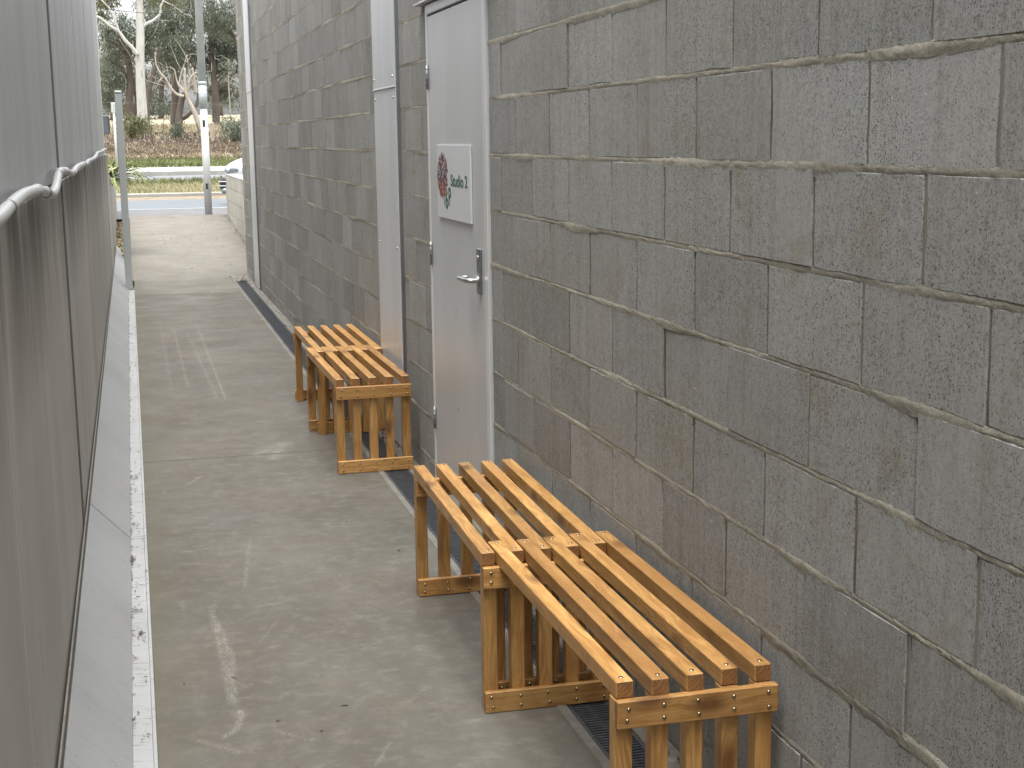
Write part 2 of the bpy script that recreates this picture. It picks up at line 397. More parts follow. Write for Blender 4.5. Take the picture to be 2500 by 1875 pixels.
def floor_slab(parent, x0, x1, y0, y1, dx, dy, mat='floor'):
    nx = max(2, int((x1-x0)/dx)); ny = max(2, int((y1-y0)/dy))
    X, Y = np.meshgrid(np.linspace(x0, x1, nx+1), np.linspace(y0, y1, ny+1))
    Z = .0015*np.sin(X*5+Y*1.3)+.0015*np.sin(Y*2.1-X)
    Vv = np.stack([X.ravel(), Y.ravel(), Z.ravel()*.5], 1)
    i = np.arange(nx*ny); r_, c_ = i//nx, i % nx; a = r_*(nx+1)+c_
    o = np_obj('slab', Vv, np.stack([a, a+1, a+nx+2, a+nx+1], 1), mat, parent, smooth=True)
    s = np.zeros(len(Vv)); P = Vv[:, :2]
    for pts, wd, st in SCUFF:
        for A, B in zip(pts, pts[1:]):
            A = np.array(A[:2]); B = np.array(B[:2]); d = B-A; L = d@d+1e-9
            t = np.clip(((P-A)@d)/L, 0, 1); q = np.linalg.norm(P-(A+t[:, None]*d), axis=1)
            s = np.maximum(s, st*np.clip(1-q/wd, 0, 1))
    at = o.data.attributes.new('scuff', 'FLOAT', 'POINT'); at.data.foreach_set('value', s.astype(np.float32))
    g = np.clip(1-np.abs(P[:, 0]-x0)/.16, 0, 1)**1.5*.8            # green-brown grime along the kerb strip
    for jy in (7.03, 15.0):
        g = np.maximum(g, np.clip(1-np.abs(P[:, 1]-jy)/.02, 0, 1)*.7)
    at = o.data.attributes.new('grime', 'FLOAT', 'POINT'); at.data.foreach_set('value', g.astype(np.float32))
    # slab edges down into the joint
    return o
fl = struct('floor', 'grey brown trowelled concrete path between the two walls')
for (a, b, dx, dy) in [(-6, -.974, .1, .2), (-.966, 7.027, .0105, .013), (7.033, 14.996, .0125, .022), (15.004, 16.6, .05, .05)]:
    floor_slab(fl, -.012, 1.058, a, b, dx, dy, 'floor' if a < 14 else 'floor_mid')
box('joint_filler', -.012, 1.058, -6, 16.6, -.12, -.05, 'dark', fl, 0)

# ramp up to the street
rp = struct('ramp', 'concrete ramp rising to the street, open daylight painted into its pale tone')
RZ = lambda y: max(0, (y-16.6)*.385/6.84)
n = 40; V = []; Fc = []
for i in range(n+1):
    y = 16.604+(23.44-16.604)*i/n
    for x in (-.03, .5, 1.1, 1.52): V.append((x, y, RZ(y)-.001))
for i in range(n):
    for j in range(3): a = i*4+j; Fc.append((a, a+1, a+5, a+4))
o = len(V); V += [(-.03, 23.44, -.1), (1.52, 23.44, -.1), (-.03, 16.604, -.1), (1.52, 16.604, -.1)]
Fc += [(n*4+3, n*4+2, n*4+1, n*4, o, o+1), tuple([o+2]+[i*4 for i in range(n+1)]+[o])]
mesh_obj('slab', V, Fc, 'ramp', rp)
# road, gutter, kerb, verge, far carriageway
MAT['asphalt'] = plain('asphalt', (.115, .132, .148), .62, 0, .10, 3, .3)  # blue cast of the reflected sky put into the base colour
MAT['gutterc'] = plain('road_shoulder', (.12, .12, .124), .75, 0, .15, 4, .2)
MAT['dirt'] = plain('road_dirt', (.20, .16, .115), .95, 0, .3, 5, .5)
MAT['kerbc'] = plain('kerb_concrete', (.27, .262, .238), .8, 0, .12, 4, .2)
MAT['far_path'] = plain('far_concrete', (.29, .29, .282), .8, 0, .1, 3, .1)
MAT['far_road'] = plain('far_asphalt', (.17, .175, .19), .8, 0, .1, 3, .1)
def sheet(name, y0, z0, y1, z1, mat, label=None, x0=-60, x1=70):
    o = mesh_obj(name, [(x0, y0, z0), (x1, y0, z0), (x1, y1, z1), (x0, y1, z1)], [(0, 1, 2, 3)], mat)
    return tag(o, label, kind='structure')
sheet('road_shoulder', 23.46, .345, 25.6, .386, 'gutterc', 'grey road edge at the top of the ramp')
sheet('road', 25.6, .386, 29.6, .392, 'asphalt', 'asphalt road crossing behind the ramp, sky reflection painted in as blue grey')
tag(mesh_obj('edge_line', boxv(-60, 70, 25.58, 25.66, .388, .392), BOXF, 'white'), 'thin pale painted line along the near road edge', kind='structure')
sheet('gutter', 29.6, .393, 30.28, .43, 'dirt', 'brown dirt gathered along the far road edge')
tag(box('kerb', -60, 70, 30.28, 30.46, .3, .505, 'kerbc', None, .02), 'pale concrete kerb along the far road edge', kind='structure')
sheet('verge', 30.46, .485, 38.6, .50, 'ground', 'strip of dry grass between the two roads')
tag(box('kerb', -60, 70, 38.6, 38.75, .3, .505, 'kerbc', None, .02), 'pale concrete kerb beyond the dry verge', kind='structure')
sheet('far_road', 38.75, .475, 46.95, .475, 'far_road', 'far grey carriageway beyond the dry verge')
tag(box('far_kerb', -60, 70, 46.95, 47.15, .3, .62, 'kerbc', None, .02), 'pale raised concrete edge of the far carriageway', kind='structure')
sheet('far_path', 47.15, .618, 50.2, .69, 'far_path', 'bright concrete path beyond the far carriageway')

# ------------------------------------------------------------------ block wall on the right
wall = thing('block_wall', 'long grey concrete block wall with beige mortar beside the benches', 'wall', (WX, 0, 0))
def block_mesh(L, h=.190, d=.10, jit=.0013):
    bm = bmesh.new(); ny, nz = (7, 4) if L > .2 else (4, 4)
    per = []
    for i in range(ny): per.append((-L/2+L*i/ny, -h/2))
    for i in range(nz): per.append((L/2, -h/2+h*i/nz))
    for i in range(ny): per.append((L/2-L*i/ny, h/2))
    for i in range(nz): per.append((-L/2, h/2-h*i/nz))
    rings = []
    for off, x in ((0, d), (0, .0022), (.0014, 0)):
        ring = []
        for (y, z) in per:
            sy = -1 if y > 0 else 1; sz = -1 if z > 0 else 1
            ex = abs(abs(y)-L/2) < 1e-6; ez = abs(abs(z)-h/2) < 1e-6
            yy = y+(sy*off if ex else 0); z2 = z+(sz*off if ez else 0)
            if x < d:
                j = abs(random.gauss(0, jit))*(2.6 if random.random() < .12 and off else 1)
                if ex: yy += sy*j
                if ez: z2 += sz*j
            ring.append(bm.verts.new((x, yy, z2)))
        rings.append(ring)
    n = len(per)
    for a, b in zip(rings, rings[1:]):
        for k in range(n): bm.faces.new((a[k], a[(k+1) % n], b[(k+1) % n], b[k]))
    bm.faces.new(rings[-1])
    return bm_mesh('block', bm, 'block')
FULL = [block_mesh(.392) for _ in range(10)]
Y0W, Y1W, ZTOPK = -6.0, 16.87, 9
DOOR = (5.085, 6.145, 2.115)
blocks = []     # (y0, y1, z0, z1)
KB = -8
for k in range(KB, ZTOPK):
    z0, z1 = ZL+.2*k, ZL+.2*(k+1)
    z0c = max(z0, -.02)
    off = 4.715+(.2 if k % 2 else 0)
    j = math.floor((Y0W-off)/.4)
    while off+.4*j < Y1W:
        a, b = max(off+.4*j, Y0W), min(off+.4*(j+1), Y1W)
        j += 1
        segs = [(a, b)]
        if z0 < DOOR[2]-.05:
            segs = []
            if a < DOOR[0]: segs.append((a, min(b, DOOR[0])))
            if b > DOOR[1]: segs.append((max(a, DOOR[1]), b))
        for (s, e) in segs:
            if e-s > .045: blocks.append((s, e, z0c, z1))
def vis_area(b):
    q = [project((WX, y, z)) for y in b[:2] for z in b[2:]]
    if any(v is None for v in q): return 0
    if max(v[0] for v in q) < 0 or min(v[0] for v in q) > 2500 or max(v[1] for v in q) < 0 or min(v[1] for v in q) > 1875: return 0
    return abs(q[0][0]-q[2][0])*abs(q[0][1]-q[1][1])
blocks.sort(key=vis_area, reverse=True)
rest_V = []; rest_F = []
for i, (a, b, z0, z1) in enumerate(blocks):
    L, h = b-a-.008, z1-z0-.010
    if i < 300:
        me = FULL[i % 10] if abs(L-.392) < .002 and abs(h-.19) < .002 else block_mesh(L, h)
        o = link('block', me, wall, (random.gauss(0, .0009), (a+b)/2+random.gauss(0, .0015), (z0+z1)/2+random.gauss(0, .0008)),
                 (random.gauss(0, .0015), 0, random.gauss(0, .0022)))
    else:
        n0 = len(rest_V); jx = random.gauss(0, .0009)
        y0, y1, c0, c1 = a+.004, b-.004, z0+.005, z1-.005
        rest_V += [(jx+.1, y0, c0), (jx+.1, y1, c0), (jx+.1, y1, c1), (jx+.1, y0, c1), (jx+.003, y0, c0), (jx+.003, y1, c0), (jx+.003, y1, c1), (jx+.003, y0, c1),
                   (jx, y0+.003, c0+.003), (jx, y1-.003, c0+.003), (jx, y1-.003, c1-.003), (jx, y0+.003, c1-.003)]
        rest_F += [tuple(n0+q for q in f) for f in [(4, 0, 1, 5), (5, 1, 2, 6), (6, 2, 3, 7), (7, 3, 0, 4), (8, 4, 5, 9), (9, 5, 6, 10), (10, 6, 7, 11), (11, 7, 4, 8), (8, 9, 10, 11)]]
tag(mesh_obj('blocks', rest_V, rest_F, 'block', wall), 'the farther and higher blocks of the wall', kind='stuff')
def core(y0, y1, z0, z1): box('mortar_core', .006, .19, y0, y1, z0, z1, 'mortar', wall, 0)
ZT = ZL+.2*ZTOPK
core(Y0W, DOOR[0], -.05, ZT-.01); core(DOOR[1], Y1W-.004, -.05, ZT-.01); core(DOOR[0]+.0005, DOOR[1]-.0005, 2.09, ZT-.011)
# end return of the building at the corner
box('end_wall', .0, 8., Y1W-.19, Y1W, -.05, ZT-.012, 'block', wall, .003).location.x = .01
# bed joints: lumpy struck mortar
def bed(z, ya, yb):
    n = max(2, int((yb-ya)/(.011 if ya < 8 else .03))); rows = 5; Vv = []; Fq = []
    for i in range(n+1):
        y = ya+(yb-ya)*i/n
        smear = max(0, mnoise.noise((y*2.6, z*7, 1.))+.12)
        rough = mnoise.noise((y*38, z*9, 0.))
        for r_ in range(rows):
            t = r_/(rows-1)*2-1
            hh = .0078+.0048*smear+.0030*mnoise.noise((y*47, z*3, t*5))+.0012*mnoise.noise((y*130, z*3, t*5))
            lo = .0045*smear*2 if t < 0 else 0
            bul = (1-t**4)*(.0002+.0007*smear+.0007*rough)+.0017*mnoise.noise((y*95, z, t*11))+.0009*mnoise.noise((y*33, z*5, t*3))
            rec = .0004-.0018*smear*(1-t*.2)
            Vv.append((rec-bul+(.0013 if abs(t) == 1 else 0), y, z+t*hh-(lo if t == -1 else 0)))
    for i in range(n):
        for r_ in range(rows-1):
            a = i*rows+r_; Fq.append((a, a+1, a+rows+1, a+rows))
    np_obj('mortar_bed', Vv, Fq, 'mortar', wall)
for k in range(-7, ZTOPK):
    z = ZL+.2*k
    for (a, b) in ([(1.6, DOOR[0]), (DOOR[1], 9.), (9., Y1W)] if z < DOOR[2] else [(1.6, 9.), (9., Y1W)]): bed(z, a, b)
# perpends
Vv = []; Fq = []
for (a, b, z0, z1) in blocks:
    if not (1.6 < a < 12) or abs(a-DOOR[1]) < .01 or vis_area((a, b, z0, z1)) == 0: continue
    d0 = random.uniform(.0018, .0045); n0 = len(Vv)
    for i in range(9):
        z = z0+(z1-z0)*i/8
        for t in (-.0045, 0, .0045):
            Vv.append((d0-(.0012 if t == 0 else 0)+.0011*mnoise.noise((a*30, z*60, t*400)), a+t, z))
    for i in range(8):
        for j in range(2): q = n0+i*3+j; Fq.append((q, q+1, q+4, q+3))
tag(np_obj('perpend_mortar', Vv, Fq, 'mortar_grey', wall), kind='stuff')

# low pale wall beside the ramp
lw = thing('low_block_wall', 'low pale cream block wall stepping out beside the ramp', 'wall', (1.5, 0, 0))
mb = []
for v in [block_mesh(.392) for _ in range(4)]:
    v.materials[0] = MAT['block_pale']; mb.append(v)
for k in range(6):
    z = 1.02-.1-.2*k
    for j in range(17):
        y0 = 16.9+.4*j-(.2 if k % 2 else 0)
        if y0 < 16.88 or y0+.4 > 23.5 or z+.1 < RZ(y0)-.02: continue
        link('block', random.choice(mb), lw, (random.gauss(0, .001), y0+.2, z), (0, 0, random.gauss(0, .002)))
box('mortar_core', .006, .19, 16.88, 23.46, -.1, 1.012, 'kerbc', lw, 0)
box('capping', -.003, .2, 16.88, 23.47, 1.013, 1.024, 'kerbc', lw, .003)

# ------------------------------------------------------------------ left wall
lwall = thing('concrete_wall', 'tall grey panelled wall with a stained lower half on the left', 'wall', (LX, 0, 0))
LJ = [-6, -2.65, -.05, 2.55, 5.15, 7.75, 10.35, 12.95, 15.5]
for a, b in zip(LJ, LJ[1:]):
    box('upper_panel', -.12, random.uniform(-.0015, .0), a+.004, b-.004, 1.425, 3.2, 'clad', lwall, .003)
    o = box('lower_panel', -.12, .0015+random.uniform(-.001, .0005), a+.10+.004, b+.10-.004, -.1, 1.4225, 'plinth', lwall, .004)
for i_, y in enumerate(LJ[4:-1]):
    d_ = .0055 if abs(y-5.15) < .01 else .002
    box('joint_strip', -.01, d_, y-.012, y+.012, 1.425, 3.195, 'joint' if abs(y-5.15) < .01 else 'frame_dull', lwall, .001)
    if abs(y-5.15) < .01: box('joint_strip', -.01, .0075, y+.085, y+.115, .1, 1.418, 'joint', lwall, .001)
box('backing', -.3, -.013, -6, 15.48, -.1, 3.19, 'dark', lwall, 0)
box('corner_flashing', -.12, .004, 15.502, 15.70, 1.43, 3.2, 'frame', lwall, .004)
box('corner_flashing', -.12, -.006, 15.72, 16.15, 1.43, 3.2, 'cover', lwall, .004)
box('lower_panel', -.12, .006, 15.604, 17.3, -.1, 1.42, 'plinth', lwall, .004)
# low planter wall beyond
pw = mesh_obj('planter_wall', [(LX-.15, 17.32, -.1), (LX+.003, 17.32, -.1), (LX+.003, 25.2, -.1), (LX-.15, 25.2, -.1), (LX-.15, 17.32, 1.20), (LX+.003, 17.32, 1.20), (LX+.003, 25.2, .84), (LX-.15, 25.2, .84)], BOXF, 'kerbc')
tag(pw, 'low pale planter wall with a falling top past the end of the left wall', 'wall')
tag(mesh_obj('planter_soil', [(-3, 17.3, 1.1), (LX-.15, 17.3, 1.1), (LX-.15, 25.2, .78), (-3, 25.2, .78)], [(0, 1, 2, 3)], 'dirt'), 'brown soil behind the low planter wall', kind='structure')
# meter box
mb_ = thing('meter_box', 'dark grey service box fixed past the end of the left wall', 'box', (-.2, 16.45, 1.7))
A = atY(260, 282, 16.45); B = atY(269.5, 328, 16.45)
box('case', A.x+.2-.09, B.x+.2-.012, -.08, .1, B.z-1.7, A.z-1.7, 'galv', mb_, .006)
MAT['boxgrey'] = plain('box_grey', (.13, .14, .16), .5); mb_.children[0].data.materials[0] = MAT['boxgrey']
box('lid', B.x+.2-.010, B.x+.2, -.07, .09, B.z-1.69, A.z-1.71, 'boxgrey', mb_, .004)

# conduit on the left wall
ZC = zz
cp = []
for q in [(-60, 1335), (0, 1268), (60, 1200), (130, 1130), (200, 1103), (250, 1112), (290, 1124), (322, 1085), (345, 1010), (362, 990), (390, 992), (420, 1003), (436, 975), (452, 960), (480, 950), (503, 950), (517, 932), (530, 925), (545, 910), (560, 892), (575, 882), (600, 868)]:
    d = ray(q[0]/2.37, q[1]/2.37); X = -.203 - .012*(random.random() if 0 else 0); t = X/d.x; cp.append(Vector((X, d.y*t, d.z*t+HC)))
cp = [Vector((-.203, 1.0, 1.40)), Vector((-.203, 1.9, 1.43))]+cp[1:]+[Vector((-.203, cp[-1].y+1.2, cp[-1].z))]
cp2 = []
cdt = thing('conduit', 'wavy grey plastic conduit clipped along the left wall', 'pipe', (0, 0, 0))
path = catmull(cp, 8)
for i, q in enumerate(path): q.x += .006*math.sin(q.y*2.2)
tube('pipe', path, .0125, 'pvc', cdt, 14)
for i in (3, 6, 9, 12, 15, 18):
    c = cp[i]; t = (cp[i+1]-cp[i-1]).normalized(); c = min(path, key=lambda q: (q-c).length)
    tube('saddle_clip', [c-t*.008, c+t*.008], .0145, 'clip', cdt, 14)
for i in (5, 11):
    c = cp[i]; t = (cp[i+1]-cp[i-1]).normalized(); c = min(path, key=lambda q: (q-c).length)
    tube('coupling', [c-t*.03, c+t*.03], .0150, 'pvc', cdt, 14)

# ------------------------------------------------------------------ sloped sill and gutter strip
sill = thing('sloped_sill', 'sloping blue grey sheet sill along the foot of the left wall', 'sill', (0, 0, 0))
JS = [-6, .6, 5.607, 10.571, 15.598, 20.05]
def prism(name, prof, y0, y1, mat, parent):
    n = len(prof); V = [(x, y0, z) for x, z in prof]+[(x, y1, z) for x, z in prof]
    Fc = [tuple(range(n)), tuple(range(2*n-1, n-1, -1))]+[(i, n+i, n+(i+1) % n, (i+1) % n) for i in range(n)]
    me_o = mesh_obj(name, V, Fc, mat, parent); bm = bmesh.new(); bm.from_mesh(me_o.data); bmesh.ops.recalc_face_normals(bm, faces=bm.faces); bm.to_mesh(me_o.data); bm.free(); return me_o
for a, b in zip(JS, JS[1:]):
    prism('sill_panel', [(-.224, .150), (-.218, .165), (-.0735, .011), (-.078, .004)], a+.005, b-.005, 'sill', sill)
    prism('upstand', [(-.2265, .145), (-.2215, .145), (-.2215, .190), (-.2265, .190)], a+.003, b-.003, 'border', sill)
prism('underlay', [(-.224, .11), (-.080, -.03), (-.224, -.03)], -6, 20.0, 'dark', sill)
gut = thing('gutter_strip', 'narrow white kerb strip with a thin raised lip along the path edge', 'kerb', (0, 0, 0))
for a, b in zip(JS[:-2], JS[1:-1]):
    b2 = min(b, 15.48)
    prism('strip', [(-.073, -.03), (-.073, .012), (-.024, .007), (-.022, .0125), (-.013, .0115), (-.0125, -.03)], a+.0025, b2-.0025, 'strip', gut)
MAT['dirtline'] = plain('dirt_line', (.13, .11, .08), .95)

# gate post
gp = thing('gate_post', 'square grey metal post at the end of the gutter strip', 'post', (-.062, 15.525, 0))
box('shaft', -.036, .036, -.036, .036, 0, 2.045, 'post', gp, .004)
box('cap', -.0385, .0385, -.0385, .0385, 2.047, 2.078, 'post', gp, .01)
box('base_plate', -.045, .045, -.045, .045, .0125, .018, 'clip', gp, .001)

# ------------------------------------------------------------------ drain
drain = thing('trench_drain', 'long black slotted drain with pale concrete edges at the foot of the block wall', 'drain', (0, 0, 0))
for y0, y1 in [(-6, 7.03), (7.035, 16.05)]:
    box('edge_strip', 1.0585, 1.088, y0, y1, -.06, .003, 'border', drain, .003)
    box('edge_strip', 1.208, 1.275, y0, y1, -.06, .002, 'border', drain, .003)
box('edge_strip', 1.0585, 1.275, 16.052, 16.86, -.06, .004, 'border', drain, .003)
box('channel', 1.09, 1.206, -6, 16.04, -.16, -.05, 'dark', drain, 0)
def grate_mesh(L=.996):
    V = []; Fc = []
    def b(*a): n0 = len(V); V.extend(boxv(*a)); Fc.extend([tuple(n0+i for i in f) for f in BOXF])
    b(0, .009, 0, L, -.03, 0); b(.107, .116, 0, L, -.03, 0); b(.0545, .0615, .01, L-.01, -.03, -.004)
    n = int(L/.0155)
    for i in range(n):
        y = .004+i*(L-.014)/(n-1); b(.009, .107, y, y+.0072, -.022, -.0015)
    me = bpy.data.meshes.new('grate'); me.from_pydata(V, [], Fc); me.materials.append(MAT['grate']); me.update(); return me
GM = grate_mesh()
for i in range(22):
    link('grate', GM, drain, (1.090, -5.97+i*1.0, random.uniform(-.002, 0)))

# ------------------------------------------------------------------ door
dr = thing('door', 'pale grey steel door with lever handle in the block wall', 'door', (WX, 0, 0))
box('jamb', -.012, .12, 5.088, 5.140, 0, 2.112, 'frame', dr, .003)
box('jamb', -.012, .12, 6.112, 6.142, 0, 2.112, 'frame', dr, .003)
box('door_head', -.013, .12, 5.141, 6.111, 2.072, 2.112, 'frame', dr, .003)
leaf = box('door_leaf', -.010, .035, 5.146, 6.106, .012, 2.063, 'doorpaint', dr, .003)
box('gap', .02, .05, 5.1405, 6.1115, .0, 2.0715, 'dark', dr, 0)
box('stop', -.002, .03, 5.14, 5.1455, 0, 2.07, 'dark', dr, 0)
for z in (1.81, 1.055, .32):
    h = tube('hinge', [(-.015, 6.108, z-.05), (-.015, 6.108, z+.05)], .0062, 'hinge', dr, 10)
    for s in (-.034, -.011, .011, .034):
        tube('knuckle_joint', [(-.015, 6.108, z+s-.0014), (-.015, 6.108, z+s+.0014)], .0068, 'dark', h, 10)
    box('hinge_leaf', -.0125, -.0105, 6.085, 6.108, z-.05, z+.05, 'hinge', dr, .0005)
pl = box('lock_plate', -.020, -.0105, 5.188, 5.238, .965, 1.14, 'plate', dr, .003)
tube('keyhole', [(-.0225, 5.213, 1.105), (-.018, 5.213, 1.105)], .009, 'steel', pl, 12)
tube('lever', catmull([(-.018, 5.213, 1.018), (-.052, 5.213, 1.018), (-.064, 5.235, 1.018), (-.066, 5.285, 1.018), (-.066, 5.33, 1.018), (-.058, 5.348, 1.018), (-.030, 5.35, 1.018)], 5), .0098, 'steel', dr, 10)
tube('rose', [(-.026, 5.213, 1.018), (-.019, 5.213, 1.018)], .019, 'steel', dr, 14)
tag(box('drip_flashing', WX-.035, WX+.02, 4.95, 6.28, 2.119, 2.128, 'white', None, .002), 'thin white drip flashing on the wall above the door', 'flashing')

# sign on the door
sg = thing('studio_sign', 'white rectangular studio sign with a painted emblem and green lettering on the door', 'sign', (WX-.0105, 5.62, 1.375))
box('board', -.009, -.0005, -.300, .300, -.15, .15, 'board', sg, .0008)
def text(name, body, size, y, z, mat, off=0., xs=1.):
    c = bpy.data.curves.new(name, 'FONT'); c.body = body; c.size = size; c.offset = off; c.extrude = .0004; c.align_x = 'LEFT'
    t = bpy.data.objects.new(name, c); COL.objects.link(t)
    bpy.context.view_layer.update()
    me = bpy.data.meshes.new_from_object(t.evaluated_get(bpy.context.evaluated_depsgraph_get()))
    bpy.data.objects.remove(t)
    me.materials.clear(); me.materials.append(MAT[mat])
    o = link(name, me, sg); o.matrix_local = Matrix(((0, 0, -1, -.0096), (-xs, 0, 0, y), (0, 1, 0, z), (0, 0, 0, 1)))
    return o
_t = text('lettering', 'Studio', .066, .042, -.014, 'green', .0012, 1.36)
text('lettering', '2', .066, .042-1.36*(max(v.co.x for v in _t.data.vertices)+.018), -.014, 'green', .0012, 1.36)
text('letter_six', '6', .105, .142, -.108, 'green', .0018, .92)
text('letter_p', 'P', .105, .089, -.095, 'green', .0018, .92)
cols = [(.20, .03, .02), (.30, .07, .03), (.02, .02, .06), (.10, .03, .10), (.36, .12, .07), (.04, .05, .12), (.22, .08, .03), (.10, .02, .03), (.42, .22, .12), (.05, .07, .03)]
for i, c in enumerate(cols): MAT['ink%d' % i] = plain('emblem_ink_%s' % 'abcdefghij'[i], c, .5)
groups = {i: ([], []) for i in range(len(cols))}
for i in range(430):                                             # dabs of colour filling a round flower head
    a = random.uniform(0, 2*math.pi); rr = math.sqrt(random.random())*.094
    if rr < .02 and random.random() < .6: continue
    cy, cz = .193+rr*1.05*math.cos(a), .022+rr*math.sin(a)*.98
    ci = random.randrange(len(cols)) if rr > .03 else random.choice([2, 5, 3])
    if cz < 0 and random.random() < .55: ci = random.choice([0, 1, 4, 6, 8])
    V, Fc = groups[ci]; n0 = len(V); ln = random.uniform(.006, .013); wd = random.uniform(.0022, .0042); th = a+random.gauss(0, .5)
    u_, v_ = (math.cos(th), math.sin(th)), (-math.sin(th), math.cos(th)); x = -.0094-.00012*i/100
    for k in range(8):
        q = 2*math.pi*k/8; s_, t_ = math.cos(q)*ln, math.sin(q)*wd
        V.append((x, cy+u_[0]*s_+v_[0]*t_, cz+u_[1]*s_+v_[1]*t_))
    Fc.append(tuple(range(n0, n0+8)))
PV = []; PF = []; PM = []
for i, (V, Fc) in groups.items():
    n0 = len(PV); PV += V; PF += [tuple(n0+k for k in f) for f in Fc]; PM += [i]*len(Fc)
tag(mesh_obj('emblem_petals', PV, PF, None, sg, mats=['ink%d' % i for i in groups], fm=PM), kind='stuff')
mesh_obj('emblem_leaf', [(-.0096, .158, -.108), (-.0096, .168, -.085), (-.0096, .160, -.055), (-.0096, .150, -.080)], [(0, 1, 2, 3)], 'green', sg)

# metal covers on the wall
def cover(label, y0, y1, zj, d=.02):
    c = thing('wall_cover', label, 'wall cover', (WX, 0, 0), group='metal covers on the block wall')
    box('sheet', -d, .0, y0, y1, .01, zj-.004, 'cover', c, .002)
    box('sheet', -d-.003, .0, y0+.001, y1-.001, zj+.004, 3.24, 'cover', c, .002)
    box('lap', -d-.006, -.001, y0-.001, y1+.001, zj-.0035, zj+.0035, 'frame', c, .001)
    box('edge_channel', -d+.004, .002, y0-.016, y0-.0005, .01, 3.24, 'plate', c, .001)
    me = screw_mesh(.007, .006, 'steel')
    for z in (zj-.05, zj+.05, zj-.78, zj+.75, .25):
        for y in (y0+.05, y1-.05): link('rivet', me, c, (-d-(.003 if z > zj else 0), y, z), (0, R(-90), 0))
cover('wide pale metal wall cover between the door and the far benches', 6.845, 7.465, 1.80)
cover('narrow looking pale metal wall cover near the far corner of the block wall', 15.02, 15.56, 2.05)

# ------------------------------------------------------------------ benches
SW, SH, PITCH, BL = .038, .038, .0785, 1.075
def stick(name, sx, sy, sz, axis, bev=.0022):
    bm = bmesh.new(); bm_box(bm, -sx/2, sx/2, -sy/2, sy/2, -sz/2, sz/2, bev)
    me = bm_mesh(name, bm, ['wood_'+'xyz'[axis], 'wood_end'])
    half = (sx, sy, sz)[axis]/2
    for p in me.polygons:
        if abs(p.center[axis]) > half-.0005: p.material_index = 1
    return me
M_SLAT = stick('slat', SW, BL, SH, 1); M_LEG = stick('leg', SW, SW, .412, 2); M_RAIL = stick('rail', PITCH*4+SW+.006, .018, .060, 0)
M_SCR = screw_mesh(.0045, .0032); M_SCRT = screw_mesh(.0056, .0022)
def bench(label, x, y, rz, flip=False):
    b = thing('slatted_bench', label, 'bench', (x, y, 0), rz+(math.pi if flip else 0), 'slatted timber benches')
    W = PITCH*4+SW
    for i in range(5):
        cx = -W/2+SW/2+i*PITCH
        s = link('slat', M_SLAT, b, (cx+random.gauss(0, .0012), random.gauss(0, .004), .413+SH/2), (0, 0, random.gauss(0, .0015)))
        for e in (-1, 1): link('screw', M_SCRT, s, (random.gauss(0, .002), e*(BL/2-.022), SH/2), None)
        for e in (-1, 1): link('leg', M_LEG, b, (cx+random.gauss(0, .001), e*(BL/2-SW/2), .206), (0, 0, 0))
    for e in (-1, 1):
        yy = e*(BL/2-SW/2)-SW/2-.0095
        for z in (.384, .031):
            r_ = link('rail', M_RAIL, b, (.002, yy, z+random.gauss(0, .001)), (0, random.gauss(0, .002), 0))
            for i in range(5):
                for dz in (-.015, .015): link('screw', M_SCR, r_, (-W/2+SW/2+i*PITCH+random.gauss(0, .002), -.009, dz+random.gauss(0, .0015)), (R(90), 0, 0))
    return b
HW = (PITCH*4+SW)/2
bench('nearest slatted timber bench, cut off by the bottom of the picture', .902+HW, 2.605+BL/2, R(0))
bench('slatted timber bench interlocked behind the nearest one, in front of the door', .871+HW, 3.570+BL/2, R(-1.2))
bench('slatted timber bench beyond the door, its near end frame facing the camera', .869+HW, 6.497+BL/2, R(.5))
bench('farthest slatted timber bench, beside the metal wall cover and the drain', .903+HW, 7.405+BL/2, R(.1), True)

# ------------------------------------------------------------------ litter
def leaves(name, pts, label, cols, smin, smax, flat=.25):
    V = []; Fq = []
    for p in pts:
        s = random.uniform(smin, smax); a = random.uniform(0, 6.28); b = random.gauss(0, flat); c = random.gauss(0, flat); n0 = len(V)
        rot = Matrix.Rotation(a, 3, 'Z') @ Matrix.Rotation(b, 3, 'X') @ Matrix.Rotation(c, 3, 'Y')
        for q in [(-s, 0, .0), (-.3*s, .28*s, .12*s), (s, 0, 0), (-.2*s, -.26*s, .10*s)]: V.append(Vector(p)+rot @ Vector(q)+Vector((0, 0, .003)))
        Fq.append((n0, n0+3, n0+2, n0+1))
    return tag(np_obj(name, V, Fq, cols), label, kind='stuff')
MAT['leaf_dead'] = plain('dead_leaf', (.10, .075, .05), .9, 0, .5, 40)
MAT['leaf_dark'] = plain('dark_leaf', (.035, .032, .028), .8, 0, .4, 40)
MAT['mulch'] = plain('mulch_bark', (.20, .115, .075), .95, 0, .7, 25, .5)
pts = []
for q, n, sp in [((321, 1375), 60, .03), ((330, 1290), 14, .015), ((331, 1175), 12, .015), ((333, 1500), 16, .02), ((345, 1555), 16, .02), ((320, 820), 16, .03), ((322, 843), 8, .02), ((325, 1170), 12, .02)]:
    c = onfloor(*q)
    for _ in range(n):
        x = min(-.018, max(-.07, c.x+random.gauss(0, .008))); pts.append((x, c.y+random.gauss(0, sp), .013))
for _ in range(600):
    pts.append((random.choice([random.uniform(-.072, -.02), -.07]), random.uniform(2.6, 15.3), .013))
leaves('leaf_litter', pts, 'small dry leaf fragments caught on the white kerb strip', 'leaf_dead', .003, .011)
pts = [(random.choice([random.uniform(1.208, 1.27), random.uniform(1.09, 1.2)]), random.uniform(8.6, 16.6), .006) for _ in range(220)]
